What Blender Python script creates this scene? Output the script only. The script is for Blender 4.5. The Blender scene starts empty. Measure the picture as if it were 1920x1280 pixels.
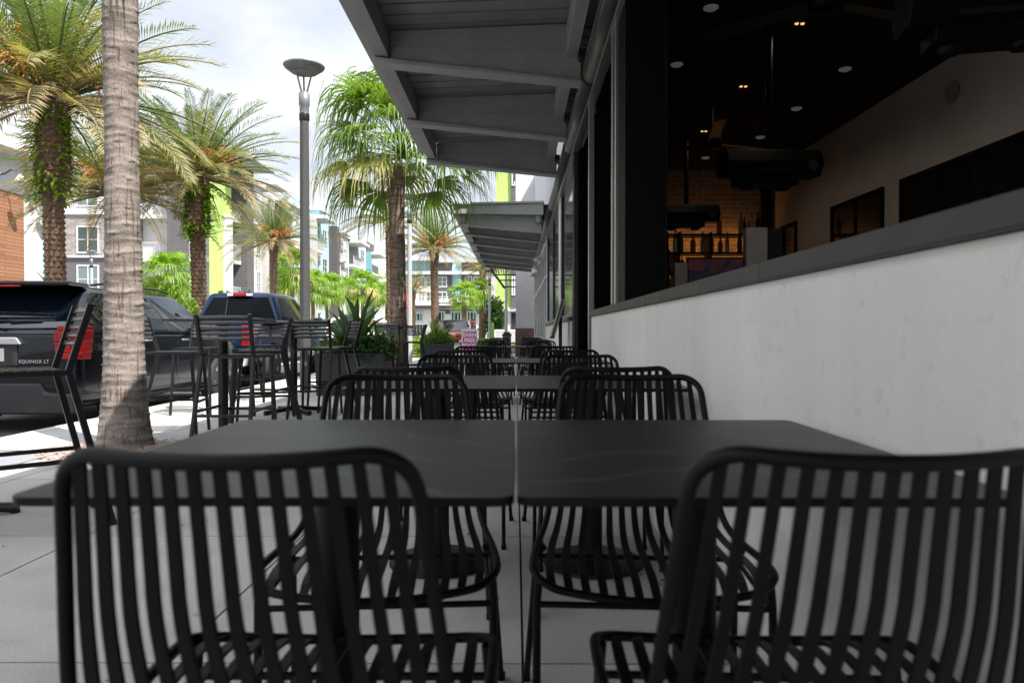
import bpy, bmesh, math, random
from mathutils import Vector, Matrix, Quaternion, noise
R = math.radians
PI = math.pi
random.seed(11)
sc = bpy.context.scene
COL = sc.collection

# ------------------------------------------------------------------ camera, world, sun, exposure
F = 1330.0            # focal length in pixels of the 1920 px wide photograph
CZ = 0.94             # lens height above the patio
cd = bpy.data.cameras.new('camera')
cam = bpy.data.objects.new('camera', cd)
COL.objects.link(cam)
sc.camera = cam
cd.sensor_width = 36.0
cd.lens = F / 1920 * 36.0
cd.clip_start = 0.05
cd.clip_end = 3000
cam.location = (0, 0, CZ)
cam.rotation_euler = (R(90) - math.atan(18 / F), 0, math.atan(7 / F))
cd.dof.use_dof = True
cd.dof.focus_distance = 7.5
cd.dof.aperture_fstop = 4.6

SUN = Vector((1.0, -0.8, 1.85)).normalized()
w = bpy.data.worlds.new('World')
sc.world = w
w.use_nodes = True
nt = w.node_tree
nt.nodes.clear()
def WN(t, **k):
    n = nt.nodes.new(t)
    for a, b in k.items():
        setattr(n, a, b)
    return n
out = WN('ShaderNodeOutputWorld')
bg = WN('ShaderNodeBackground')
bg.inputs['Strength'].default_value = 0.12
sky = WN('ShaderNodeTexSky', sky_type='NISHITA', sun_disc=False)
sky.sun_elevation = math.asin(SUN.z)
sky.sun_rotation = math.atan2(SUN.x, SUN.y)
sky.air_density = 1.0
sky.dust_density = 1.2
tc = WN('ShaderNodeTexCoord')
sep = WN('ShaderNodeSeparateXYZ')
nt.links.new(tc.outputs['Generated'], sep.inputs[0])
zadd = WN('ShaderNodeMath', operation='MAXIMUM'); zadd.inputs[1].default_value = 0.0
nt.links.new(sep.outputs['Z'], zadd.inputs[0])
zz = WN('ShaderNodeMath', operation='ADD'); zz.inputs[1].default_value = 0.22
nt.links.new(zadd.outputs[0], zz.inputs[0])
dx = WN('ShaderNodeMath', operation='DIVIDE'); dy = WN('ShaderNodeMath', operation='DIVIDE')
nt.links.new(sep.outputs['X'], dx.inputs[0]); nt.links.new(zz.outputs[0], dx.inputs[1])
nt.links.new(sep.outputs['Y'], dy.inputs[0]); nt.links.new(zz.outputs[0], dy.inputs[1])
cmb = WN('ShaderNodeCombineXYZ')
nt.links.new(dx.outputs[0], cmb.inputs[0]); nt.links.new(dy.outputs[0], cmb.inputs[1])
cmb.inputs[2].default_value = 3.7
n1 = WN('ShaderNodeTexNoise'); n1.inputs['Scale'].default_value = 1.5
n1.inputs['Detail'].default_value = 9; n1.inputs['Roughness'].default_value = 0.55
nt.links.new(cmb.outputs[0], n1.inputs['Vector'])
cr = WN('ShaderNodeValToRGB')
cr.color_ramp.elements[0].position = 0.36; cr.color_ramp.elements[0].color = (0.6, 0.6, 0.6, 1)
cr.color_ramp.elements[1].position = 0.62; cr.color_ramp.elements[1].color = (1, 1, 1, 1)
nt.links.new(n1.outputs['Fac'], cr.inputs[0])
n2 = WN('ShaderNodeTexNoise'); n2.inputs['Scale'].default_value = 2.6
n2.inputs['Detail'].default_value = 6
nt.links.new(cmb.outputs[0], n2.inputs['Vector'])
cr2 = WN('ShaderNodeValToRGB')
cr2.color_ramp.elements[0].position = 0.35; cr2.color_ramp.elements[0].color = (3.2, 3.4, 3.75, 1)
cr2.color_ramp.elements[1].position = 0.65; cr2.color_ramp.elements[1].color = (4.75, 4.75, 4.75, 1)
nt.links.new(n2.outputs['Fac'], cr2.inputs[0])
mx = WN('ShaderNodeMix', data_type='RGBA')
nt.links.new(cr.outputs[0], mx.inputs['Factor'])
nt.links.new(sky.outputs[0], mx.inputs['A'])
nt.links.new(cr2.outputs[0], mx.inputs['B'])
zr = WN('ShaderNodeMapRange', interpolation_type='SMOOTHSTEP')      # cloud deck is brighter towards the zenith
zr.inputs['From Min'].default_value = 0.42; zr.inputs['From Max'].default_value = 0.95
zr.inputs['To Min'].default_value = 1.0; zr.inputs['To Max'].default_value = 2.3
nt.links.new(sep.outputs['Z'], zr.inputs['Value'])
vs_ = WN('ShaderNodeVectorMath', operation='SCALE')
nt.links.new(mx.outputs['Result'], vs_.inputs[0]); nt.links.new(zr.outputs[0], vs_.inputs['Scale'])
nt.links.new(vs_.outputs[0], bg.inputs['Color'])
nt.links.new(bg.outputs[0], out.inputs['Surface'])

ld = bpy.data.lights.new('sun', 'SUN')
ld.energy = 4.6
ld.angle = R(0.5)
ld.color = (1.0, 0.95, 0.88)
sun = bpy.data.objects.new('sun', ld)
COL.objects.link(sun)
sun.rotation_euler = SUN.to_track_quat('Z', 'Y').to_euler()
sun.location = (20, -16, 40)
sc.view_settings.view_transform = 'Standard'
sc.view_settings.look = 'None'
sc.view_settings.gamma = 1
sc.view_settings.exposure = 1.1
sc.cycles.max_bounces = 8
sc.cycles.transparent_max_bounces = 8

# ------------------------------------------------------------------ helpers
def PX(px, d):
    return (px - 967.0) * d / F
def PZ(py, d):
    return CZ - (py - 622.0) * d / F

MATS = {}
def mat(name, col, rough=0.6, metal=0.0, var=0.0, scale=8.0, bump=0.0, bscale=60.0, emit=0.0,
        spec=0.5, coat=0.0, stretch=None, trans=0.0, hue=None, detail=5.0):
    if name in MATS:
        return MATS[name]
    m = bpy.data.materials.new(name)
    m.use_nodes = True
    t = m.node_tree
    b = t.nodes['Principled BSDF']
    b.inputs['Base Color'].default_value = (*col, 1)
    b.inputs['Roughness'].default_value = rough
    b.inputs['Metallic'].default_value = metal
    b.inputs['Specular IOR Level'].default_value = spec
    b.inputs['Coat Weight'].default_value = coat
    b.inputs['Coat Roughness'].default_value = 0.04
    L = t.links.new
    g = t.nodes.new('ShaderNodeTexCoord')
    vec = g.outputs['Object']
    if stretch:
        mp = t.nodes.new('ShaderNodeMapping')
        mp.inputs['Scale'].default_value = stretch
        L(vec, mp.inputs[0]); vec = mp.outputs[0]
    if var > 0:
        n = t.nodes.new('ShaderNodeTexNoise')
        n.inputs['Scale'].default_value = scale
        n.inputs['Detail'].default_value = detail
        n.inputs['Roughness'].default_value = 0.6
        L(vec, n.inputs['Vector'])
        r = t.nodes.new('ShaderNodeValToRGB')
        r.color_ramp.elements[0].position = 0.3
        r.color_ramp.elements[1].position = 0.7
        c0 = tuple(max(0, c * (1 - var)) for c in col)
        c1 = tuple(min(1, c * (1 + var)) for c in col) if hue is None else hue
        r.color_ramp.elements[0].color = (*c0, 1)
        r.color_ramp.elements[1].color = (*c1, 1)
        L(n.outputs['Fac'], r.inputs[0])
        L(r.outputs[0], b.inputs['Base Color'])
        rr = t.nodes.new('ShaderNodeMapRange')
        rr.inputs['To Min'].default_value = max(0.02, rough - 0.12 * min(1, rough * 2))
        rr.inputs['To Max'].default_value = min(1, rough + 0.12)
        L(n.outputs['Fac'], rr.inputs['Value'])
        L(rr.outputs[0], b.inputs['Roughness'])
    if bump > 0:
        n2 = t.nodes.new('ShaderNodeTexNoise')
        n2.inputs['Scale'].default_value = bscale
        n2.inputs['Detail'].default_value = 4
        L(vec, n2.inputs['Vector'])
        bp = t.nodes.new('ShaderNodeBump')
        bp.inputs['Strength'].default_value = bump
        bp.inputs['Distance'].default_value = 0.01
        L(n2.outputs['Fac'], bp.inputs['Height'])
        L(bp.outputs[0], b.inputs['Normal'])
    if emit > 0:
        b.inputs['Emission Color'].default_value = (*col, 1)
        b.inputs['Emission Strength'].default_value = emit
    if trans > 0:      # thin leaves: part of the light passes through
        tr = t.nodes.new('ShaderNodeBsdfTranslucent')
        tr.inputs['Color'].default_value = (min(1, col[0] * 2.0), min(1, col[1] * 2.0), col[2] * 0.8, 1)
        ms = t.nodes.new('ShaderNodeMixShader')
        ms.inputs[0].default_value = trans
        o = t.nodes['Material Output']
        L(b.outputs[0], ms.inputs[1]); L(tr.outputs[0], ms.inputs[2]); L(ms.outputs[0], o.inputs['Surface'])
    MATS[name] = m
    return m

def bricks(name, c1, c2, mortar, sx=1.0, w=0.2, h=0.065, ms=0.012, rough=0.85, bump=0.4, plane='XZ', off=0.5):
    if name in MATS:
        return MATS[name]
    m = bpy.data.materials.new(name); m.use_nodes = True
    t = m.node_tree; b = t.nodes['Principled BSDF']; L = t.links.new
    b.inputs['Roughness'].default_value = rough
    g = t.nodes.new('ShaderNodeTexCoord'); s = t.nodes.new('ShaderNodeSeparateXYZ'); c = t.nodes.new('ShaderNodeCombineXYZ')
    L(g.outputs['Object'], s.inputs[0])
    if plane == 'XZ':
        L(s.outputs['X'], c.inputs[0])
    elif plane == 'YZ':
        L(s.outputs['Y'], c.inputs[0])
    else:
        a = t.nodes.new('ShaderNodeMath'); a.operation = 'ADD'
        L(s.outputs['X'], a.inputs[0]); L(s.outputs['Y'], a.inputs[1]); L(a.outputs[0], c.inputs[0])
    L(s.outputs['Z'], c.inputs[1])
    k = t.nodes.new('ShaderNodeTexBrick')
    k.inputs['Scale'].default_value = 1.0
    k.inputs['Brick Width'].default_value = w
    k.inputs['Row Height'].default_value = h
    k.inputs['Mortar Size'].default_value = ms
    k.inputs['Color1'].default_value = (*c1, 1)
    k.inputs['Color2'].default_value = (*c2, 1)
    k.inputs['Mortar'].default_value = (*mortar, 1)
    k.offset = off
    L(c.outputs[0], k.inputs['Vector'])
    n = t.nodes.new('ShaderNodeTexNoise'); n.inputs['Scale'].default_value = 14
    L(g.outputs['Object'], n.inputs['Vector'])
    mm = t.nodes.new('ShaderNodeMix'); mm.data_type = 'RGBA'; mm.blend_type = 'MULTIPLY'
    mm.inputs['Factor'].default_value = 0.6
    L(k.outputs['Color'], mm.inputs['A']); L(n.outputs['Fac'], mm.inputs['B'])
    hs = t.nodes.new('ShaderNodeHueSaturation'); hs.inputs['Value'].default_value = 1.45
    L(mm.outputs['Result'], hs.inputs['Color']); L(hs.outputs[0], b.inputs['Base Color'])
    bp = t.nodes.new('ShaderNodeBump'); bp.inputs['Strength'].default_value = bump; bp.inputs['Distance'].default_value = 0.01
    bp.invert = True
    L(k.outputs['Fac'], bp.inputs['Height']); L(bp.outputs[0], b.inputs['Normal'])
    MATS[name] = m
    return m

class MB:
    """collects faces and links them as one mesh object"""
    def __init__(s):
        s.v = []; s.f = []; s.m = []; s.sm = []; s.cur = 0
    def add(s, vs, fs, smooth=False, mi=None):
        o = len(s.v)
        s.v.extend([tuple(p) for p in vs])
        for f in fs:
            s.f.append([o + i for i in f]); s.m.append(s.cur if mi is None else mi); s.sm.append(smooth)
        return s
    def box(s, x0, x1, y0, y1, z0, z1, mi=None):
        vs = [(x0, y0, z0), (x1, y0, z0), (x1, y1, z0), (x0, y1, z0), (x0, y0, z1), (x1, y0, z1), (x1, y1, z1), (x0, y1, z1)]
        return s.add(vs, [(0, 3, 2, 1), (4, 5, 6, 7), (0, 1, 5, 4), (1, 2, 6, 5), (2, 3, 7, 6), (3, 0, 4, 7)], mi=mi)
    def obox(s, c, sz, rot=(0, 0, 0), mi=None, M=None):
        if M is None:
            from mathutils import Euler
            M = Euler(rot).to_matrix()
        a, b, d = sz[0] / 2, sz[1] / 2, sz[2] / 2
        vs = [Vector(c) + M @ Vector(p) for p in [(-a, -b, -d), (a, -b, -d), (a, b, -d), (-a, b, -d), (-a, -b, d), (a, -b, d), (a, b, d), (-a, b, d)]]
        return s.add(vs, [(0, 3, 2, 1), (4, 5, 6, 7), (0, 1, 5, 4), (1, 2, 6, 5), (2, 3, 7, 6), (3, 0, 4, 7)], mi=mi)
    def beam(s, p, q, wd, ht, mi=None, up=(0, 0, 1)):
        p = Vector(p); q = Vector(q); d = (q - p); L = d.length; d.normalize()
        sd = d.cross(Vector(up))
        if sd.length < 1e-4: sd = d.cross(Vector((1, 0, 0)))
        sd.normalize(); u = sd.cross(d)
        M = Matrix((sd, d, u)).transposed()
        return s.obox((p + q) / 2, (wd, L, ht), M=M, mi=mi)
    def tube(s, pts, r, n=8, closed=False, mi=None, caps=True, smooth=True):
        pts = [Vector(p) for p in pts]; N = len(pts)
        rs = r if isinstance(r, (list, tuple)) else [r] * N
        tg = []
        for i in range(N):
            if closed: d = pts[(i + 1) % N] - pts[i - 1]
            else: d = pts[min(i + 1, N - 1)] - pts[max(i - 1, 0)]
            tg.append(d.normalized() if d.length > 1e-9 else Vector((0, 0, 1)))
        ref = Vector((0, 0, 1)) if abs(tg[0].z) < 0.9 else Vector((1, 0, 0))
        nrm = (ref - tg[0] * ref.dot(tg[0])).normalized()
        vs = []
        for i in range(N):
            if i:
                q = tg[i - 1].rotation_difference(tg[i]); nrm = q @ nrm
                nrm = (nrm - tg[i] * nrm.dot(tg[i])).normalized()
            bn = tg[i].cross(nrm)
            for k in range(n):
                a = 2 * PI * k / n
                vs.append(pts[i] + (nrm * math.cos(a) + bn * math.sin(a)) * rs[i])
        fs = []
        for i in range(N if closed else N - 1):
            j = (i + 1) % N
            for k in range(n):
                l = (k + 1) % n
                fs.append((i * n + k, i * n + l, j * n + l, j * n + k))
        s.add(vs, fs, smooth, mi)
        if caps and not closed:
            s.add(vs[:n], [tuple(reversed(range(n)))], False, mi)
            s.add(vs[-n:], [tuple(range(n))], False, mi)
        return s
    def lathe(s, prof, n=24, c=(0, 0, 0), mi=None, smooth=True, M=None):
        vs = []
        for (r, z) in prof:
            for k in range(n):
                a = 2 * PI * k / n
                p = Vector((r * math.cos(a), r * math.sin(a), z))
                if M is not None: p = M @ p
                vs.append(p + Vector(c))
        fs = []
        for i in range(len(prof) - 1):
            for k in range(n):
                l = (k + 1) % n
                fs.append((i * n + k, i * n + l, (i + 1) * n + l, (i + 1) * n + k))
        s.add(vs, fs, smooth, mi)
        for i, rev in ((0, True), (len(prof) - 1, False)):
            if prof[i][0] > 1e-4:
                ring = vs[i * n:(i + 1) * n]
                s.add(ring, [tuple(reversed(range(n))) if rev else tuple(range(n))], False, mi)
        return s
    def prism(s, poly, a, b, axis='y', mi=None):
        """poly: 2D points; axis = extrusion axis from a to b"""
        def P(u, v, t):
            return {'x': (t, u, v), 'y': (u, t, v), 'z': (u, v, t)}[axis]
        n = len(poly)
        vs = [P(u, v, a) for u, v in poly] + [P(u, v, b) for u, v in poly]
        fs = [(i, (i + 1) % n, n + (i + 1) % n, n + i) for i in range(n)]
        fs += [tuple(reversed(range(n))), tuple(range(n, 2 * n))]
        return s.add(vs, fs, mi=mi)
    def build(s, name, m, parent=None, recalc=True, bevel=0.0, loc=None, rotz=0.0):
        me = bpy.data.meshes.new(name)
        me.from_pydata(s.v, [], s.f)
        ms = m if isinstance(m, (list, tuple)) else [m]
        for k in ms: me.materials.append(k)
        me.polygons.foreach_set('material_index', s.m)
        me.polygons.foreach_set('use_smooth', s.sm)
        if recalc:
            bm = bmesh.new(); bm.from_mesh(me)
            bmesh.ops.recalc_face_normals(bm, faces=bm.faces)
            bm.to_mesh(me); bm.free()
        me.update()
        o = bpy.data.objects.new(name, me)
        COL.objects.link(o)
        if parent is not None: o.parent = parent
        if loc: o.location = loc
        if rotz: o.rotation_euler = (0, 0, rotz)
        if bevel > 0:
            bv = o.modifiers.new('bevel', 'BEVEL'); bv.width = bevel; bv.segments = 2; bv.limit_method = 'ANGLE'
            bv.angle_limit = R(40)
        return o

def thing(name, label, cat, loc=(0, 0, 0), rotz=0.0, group=None):
    o = bpy.data.objects.new(name, None)
    COL.objects.link(o); o.location = loc; o.rotation_euler = (0, 0, rotz)
    o.empty_display_size = 0.2
    tag(o, label, cat, group)
    return o
def tag(o, label, cat, group=None, kind=None):
    o['label'] = label; o['category'] = cat
    if group: o['group'] = group
    if kind: o['kind'] = kind
    return o
KIDS = {}
def copy_tree(o, parent=None):
    c = o.copy(); COL.objects.link(c)
    if parent is not None: c.parent = parent
    for ch in list(o.children): copy_tree(ch, c)
    return c
def dup(root, label, loc, rotz=0.0, scale=None, group=None):
    r = copy_tree(root); r.location = loc; r.rotation_euler = (0, 0, rotz)
    r['label'] = label
    if group: r['group'] = group
    if scale is not None: r.scale = scale if isinstance(scale, tuple) else (scale,) * 3
    return r
def struct(o):
    o['kind'] = 'structure'
    for k in ('label', 'category'):
        if k in o: del o[k]
    return o
def text_mesh(body, size, m, name, parent=None, depth=0.005, bold=0.0, spacing=1.0, line=1.0, align='CENTER'):
    cu = bpy.data.curves.new('t', 'FONT'); cu.body = body; cu.size = size; cu.extrude = depth / 2
    cu.offset = bold; cu.space_character = spacing; cu.space_line = line
    cu.align_x = align; cu.align_y = 'CENTER'; cu.resolution_u = 3
    to = bpy.data.objects.new('t', cu); COL.objects.link(to)
    dg = bpy.context.evaluated_depsgraph_get()
    me = bpy.data.meshes.new_from_object(to.evaluated_get(dg))
    bpy.data.objects.remove(to); bpy.data.curves.remove(cu)
    me.name = name; me.materials.clear(); me.materials.append(m)
    o = bpy.data.objects.new(name, me); COL.objects.link(o)
    if parent is not None: o.parent = parent
    return o
def catmull(P, n):
    P = [Vector(p) for p in P]; N = len(P); outp = []
    for j in range(n + 1):
        t = j / n * (N - 1); i = min(int(t), N - 2); u = t - i
        p1, p2 = P[i], P[i + 1]; p0 = P[i - 1] if i else p1 * 2 - p2; p3 = P[i + 2] if i + 2 < N else p2 * 2 - p1
        outp.append(0.5 * ((2 * p1) + (p2 - p0) * u + (2 * p0 - 5 * p1 + 4 * p2 - p3) * u * u + (3 * p1 - p0 - 3 * p2 + p3) * u ** 3))
    return outp

# ------------------------------------------------------------------ materials
M_black = mat('black_powder_coat', (0.004, 0.004, 0.005), 0.5, var=0.15, scale=40, spec=.22)
M_bar = mat('bar_black_metal', (0.008, 0.008, 0.01), 0.33, var=0.15, scale=40, spec=.45)
M_slatlit = mat('skylit_black_slat', (0.05, 0.05, 0.053), 0.25, spec=.8)  # black stool metal lightened: sheen of the sky put into the colour
M_rubber = mat('rubber', (0.01, 0.01, 0.01), 0.8)
M_canopy = mat('grey_painted_steel', (0.33, 0.33, 0.335), 0.5, var=0.1, scale=6)
M_canopydark = mat('grey_deck', (0.26, 0.26, 0.265), 0.6, var=0.12, scale=5)
M_gutter = mat('dark_bronze_metal', (0.035, 0.034, 0.035), 0.35, metal=0.3, var=0.15, scale=9)
M_blackpanel = mat('black_panel', (0.003, 0.003, 0.003), 0.5, spec=.15)
M_chrome = mat('brushed_aluminium', (0.45, 0.45, 0.44), 0.35, metal=0.9)
M_white = mat('white_paint', (0.74, 0.74, 0.74), 0.6, var=0.05, scale=3)
M_whitecol = mat('white_render', (0.62, 0.62, 0.65), 0.8, var=0.06, scale=2, bump=0.1, bscale=90)
M_glassdark = mat('dark_glass', (0.012, 0.016, 0.018), 0.06, spec=0.8)
M_winglass = mat('window_glass', (0.06, 0.085, 0.095), 0.08, spec=1.0)
M_leaf = mat('frond_green', (0.11, 0.155, 0.05), 0.45, trans=0.3)
M_leafgold = mat('frond_golden', (0.29, 0.235, 0.13), 0.6, trans=0.3)
M_leafolive = mat('frond_olive', (0.2, 0.19, 0.075), 0.5, trans=0.3)
M_fan = mat('fan_green', (0.095, 0.17, 0.018), 0.4, trans=0.35)
M_fanlight = mat('fan_lime', (0.17, 0.29, 0.03), 0.45, trans=0.4)
M_fanyellow = mat('fan_straw', (0.4, 0.36, 0.13), 0.6, trans=0.3)
M_fruit = mat('orange_fruit', (0.6, 0.22, 0.06), 0.6)
M_shrub = mat('shrub_leaf', (0.15, 0.26, 0.025), 0.45, trans=0.35)
M_shrubdark = mat('dark_leaf', (0.03, 0.075, 0.02), 0.4, trans=0.25)
M_agave = mat('blade_leaf', (0.05, 0.1, 0.04), 0.4, trans=0.2)
M_bark = mat('palm_bark', (0.2, 0.14, 0.105), 0.9, var=0.4, scale=10, bump=0.6, bscale=30, stretch=(1, 1, 3))
M_boot = mat('palm_boots', (0.15, 0.095, 0.06), 0.9, var=0.65, scale=20, bump=0.5, bscale=40)
M_lampmetal = mat('lamp_metal', (0.22, 0.23, 0.24), 0.4, metal=0.4, var=0.08)
M_conclamp = mat('aggregate_concrete', (0.065, 0.065, 0.062), 0.85, var=0.8, scale=130, bump=0.4, bscale=120)
M_railing = mat('grey_railing', (0.5, 0.5, 0.52), 0.5)
M_tyre = mat('tyre', (0.025, 0.025, 0.025), 0.8, bump=0.2, bscale=80)
M_rim = mat('alloy_rim', (0.5, 0.5, 0.52), 0.25, metal=0.9)
M_red = mat('tail_red', (0.3, 0.001, 0.004), 0.2, spec=0.4, coat=0.2)
M_void = mat('matt_black', (0.003, 0.003, 0.003), 1.0, spec=0.0)
M_chromecar = mat('car_chrome', (0.75, 0.75, 0.77), 0.1, metal=1.0)
M_plastic = mat('grey_plastic', (0.03, 0.03, 0.032), 0.6, bump=0.1, bscale=200)
# ================================================================== GROUND
def slab_sheet(name, xs, ys, z0, z1, m, gap=0.008):
    b = MB()
    for i in range(len(xs) - 1):
        for j in range(len(ys) - 1):
            b.box(xs[i] + gap / 2, xs[i + 1] - gap / 2, ys[j] + gap / 2, ys[j + 1] - gap / 2, z0, z1)
    return struct(b.build(name, m, recalc=False))

M_conc = mat('concrete_paving', (0.45, 0.435, 0.415), 0.85, var=0.1, scale=2.2, bump=0.25, bscale=160, detail=12)
def speckle(m, amt=0.35, scale=220, stain=.82):
    t = m.node_tree; b = t.nodes['Principled BSDF']
    src = b.inputs['Base Color'].links[0].from_socket
    g = t.nodes.new('ShaderNodeTexCoord'); n = t.nodes.new('ShaderNodeTexNoise')
    n.inputs['Scale'].default_value = scale; n.inputs['Detail'].default_value = 2
    t.links.new(g.outputs['Object'], n.inputs['Vector'])
    mr = t.nodes.new('ShaderNodeMapRange'); mr.inputs['From Min'].default_value = 0.3; mr.inputs['From Max'].default_value = 0.7
    mr.inputs['To Min'].default_value = 1 - amt; mr.inputs['To Max'].default_value = 1 + amt * 0.6
    t.links.new(n.outputs['Fac'], mr.inputs['Value'])
    # broader stains
    n3 = t.nodes.new('ShaderNodeTexNoise'); n3.inputs['Scale'].default_value = 4.5; n3.inputs['Detail'].default_value = 8
    t.links.new(g.outputs['Object'], n3.inputs['Vector'])
    m3 = t.nodes.new('ShaderNodeMapRange'); m3.inputs['From Min'].default_value = 0.25; m3.inputs['From Max'].default_value = 0.45
    m3.inputs['To Min'].default_value = stain; m3.inputs['To Max'].default_value = 1.0
    t.links.new(n3.outputs['Fac'], m3.inputs['Value'])
    mu0 = t.nodes.new('ShaderNodeMath'); mu0.operation = 'MULTIPLY'
    t.links.new(mr.outputs[0], mu0.inputs[0]); t.links.new(m3.outputs[0], mu0.inputs[1])
    mu = t.nodes.new('ShaderNodeVectorMath'); mu.operation = 'SCALE'
    t.links.new(src, mu.inputs[0]); t.links.new(mu0.outputs[0], mu.inputs['Scale'])
    t.links.new(mu.outputs[0], b.inputs['Base Color'])
speckle(M_conc)
def islands(m, amt):
    t = m.node_tree; b = t.nodes['Principled BSDF']; src = b.inputs['Base Color'].links[0].from_socket
    g = t.nodes.new('ShaderNodeNewGeometry'); mr = t.nodes.new('ShaderNodeMapRange'); mr.inputs['To Min'].default_value = 1 - amt; mr.inputs['To Max'].default_value = 1 + amt
    t.links.new(g.outputs['Random Per Island'], mr.inputs['Value'])
    # gum spots
    tc_ = t.nodes.new('ShaderNodeTexCoord'); vo = t.nodes.new('ShaderNodeTexVoronoi'); vo.inputs['Scale'].default_value = 3.2
    t.links.new(tc_.outputs['Object'], vo.inputs['Vector'])
    sp = t.nodes.new('ShaderNodeMapRange'); sp.inputs['From Min'].default_value = .035; sp.inputs['From Max'].default_value = .06; sp.inputs['To Min'].default_value = .72; sp.inputs['To Max'].default_value = 1
    t.links.new(vo.outputs['Distance'], sp.inputs['Value'])
    mu0 = t.nodes.new('ShaderNodeMath'); mu0.operation = 'MULTIPLY'; t.links.new(mr.outputs[0], mu0.inputs[0]); t.links.new(sp.outputs[0], mu0.inputs[1])
    mu = t.nodes.new('ShaderNodeVectorMath'); mu.operation = 'SCALE'; t.links.new(src, mu.inputs[0]); t.links.new(mu0.outputs[0], mu.inputs['Scale']); t.links.new(mu.outputs[0], b.inputs['Base Color'])
islands(M_conc, .07)
M_joint = mat('joint_dirt', (0.06, 0.055, 0.05), 0.95)
M_asph = mat('asphalt', (0.075, 0.073, 0.072), 0.9, var=0.3, scale=3, bump=0.5, bscale=120, detail=10)
speckle(M_asph, 0.5, 120)
M_kerb = mat('kerb_concrete', (0.42, 0.41, 0.39), 0.85, var=0.15, scale=4, bump=0.2)

g = MB(); g.add([(-700, -300, -0.16), (500, -300, -0.16), (500, 1200, -0.16), (-700, 1200, -0.16)], [(0, 1, 2, 3)])
struct(g.build('road', M_asph))
g = MB(); g.box(-4.45, 6.0, -12, 31, -0.15, -0.012)
struct(g.build('pavement_base', M_joint))
KX = -4.6
xs = [-4.44, -3.2, -1.985, -0.985, 0.02, 1.0, 2.2]
slab_sheet('pavement', xs, [-11.75 + 1.25 * k for k in range(35)], -0.10, 0.0, M_conc)
g = MB()
for k in range(13):
    g.box(KX, KX + 0.15, -6 + 3 * k, -6 + 3 * k + 2.99, -0.155, 0.002)
struct(g.build('kerb', M_kerb, bevel=0.012))
# far pavement and median
g = MB(); g.box(-19.8, -15.2, -6, 115, -0.155, 0.0); g.box(-3.2, 10, 44, 140, -0.155, -0.01); g.box(-60, -19.8, 28, 50.8, -0.155, 0.0); g.box(-26, 10, 110, 140, -0.155, 0.005)
struct(g.build('far_pavement', M_conc))
M_grass = mat('grass_blades', (0.09, 0.17, 0.03), 0.6, trans=0.2)
M_soil = mat('mulch', (0.1, 0.06, 0.04), 0.95, var=0.5, scale=30, bump=0.7, bscale=50)
g = MB(); g.box(-12.6, -8.4, 13.5, 60, -0.155, -0.02)
struct(g.build('median_bed', M_soil))
# painted crossing lines in the road
g = MB()
for k in range(7):
    g.box(-8.3, -4.9, 31.6 + 1.1 * k, 32.1 + 1.1 * k, -0.158, -0.152)
g.box(-8.0, -7.88, 0, 27, -0.158, -0.153)
struct(g.build('road_markings', mat('road_paint', (0.7, 0.7, 0.68), 0.7, var=0.1)))
# ground cover in the median
def tufts(name, x0, x1, y0, y1, z, n, h, m):
    b = MB()
    for _ in range(n):
        x = random.uniform(x0, x1); y = random.uniform(y0, y1); a = random.uniform(0, PI); l = h * random.uniform(.5, 1.2)
        dx = math.cos(a) * .03; dy = math.sin(a) * .03; lx = random.uniform(-.4, .4) * l; ly = random.uniform(-.4, .4) * l
        b.add([(x - dx, y - dy, z), (x + dx, y + dy, z), (x + lx, y + ly, z + l)], [(0, 1, 2)])
    o = b.build(name, m, recalc=False); return o
tag(tufts('ground_cover', -12.5, -8.5, 13.6, 59, -0.03, 9000, 0.3, M_shrub), 'low leafy ground cover in the planted street median', 'ground cover', kind='stuff')
tag(tufts('grass', -3.2, 0.0, 44.2, 58, -0.02, 5000, 0.22, M_grass), 'bright green grass verge beyond the patio end', 'grass', kind='stuff')

# leaf litter and crumbs on the paving
lr = random.Random(8); b = MB()
for _ in range(420):
    x = lr.uniform(-4.3, .6) if lr.random() < .7 else lr.uniform(.45, .66); y = lr.uniform(.8, 14); s_ = lr.uniform(.004, .02); a = lr.random() * 6.28; z = .003
    dx, dy = math.cos(a) * s_, math.sin(a) * s_
    b.add([(x - dx, y - dy, z), (x + dy * .4, y - dx * .4, z + s_ * .3), (x + dx, y + dy, z + .002), (x - dy * .4, y + dx * .4, z + s_ * .2)], [(0, 1, 2, 3)])
tag(b.build('leaf_litter', mat('dry_litter', (.11, .075, .045), .9), recalc=False), 'dry leaf bits and crumbs scattered over the paving', 'leaf litter', kind='stuff')
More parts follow.
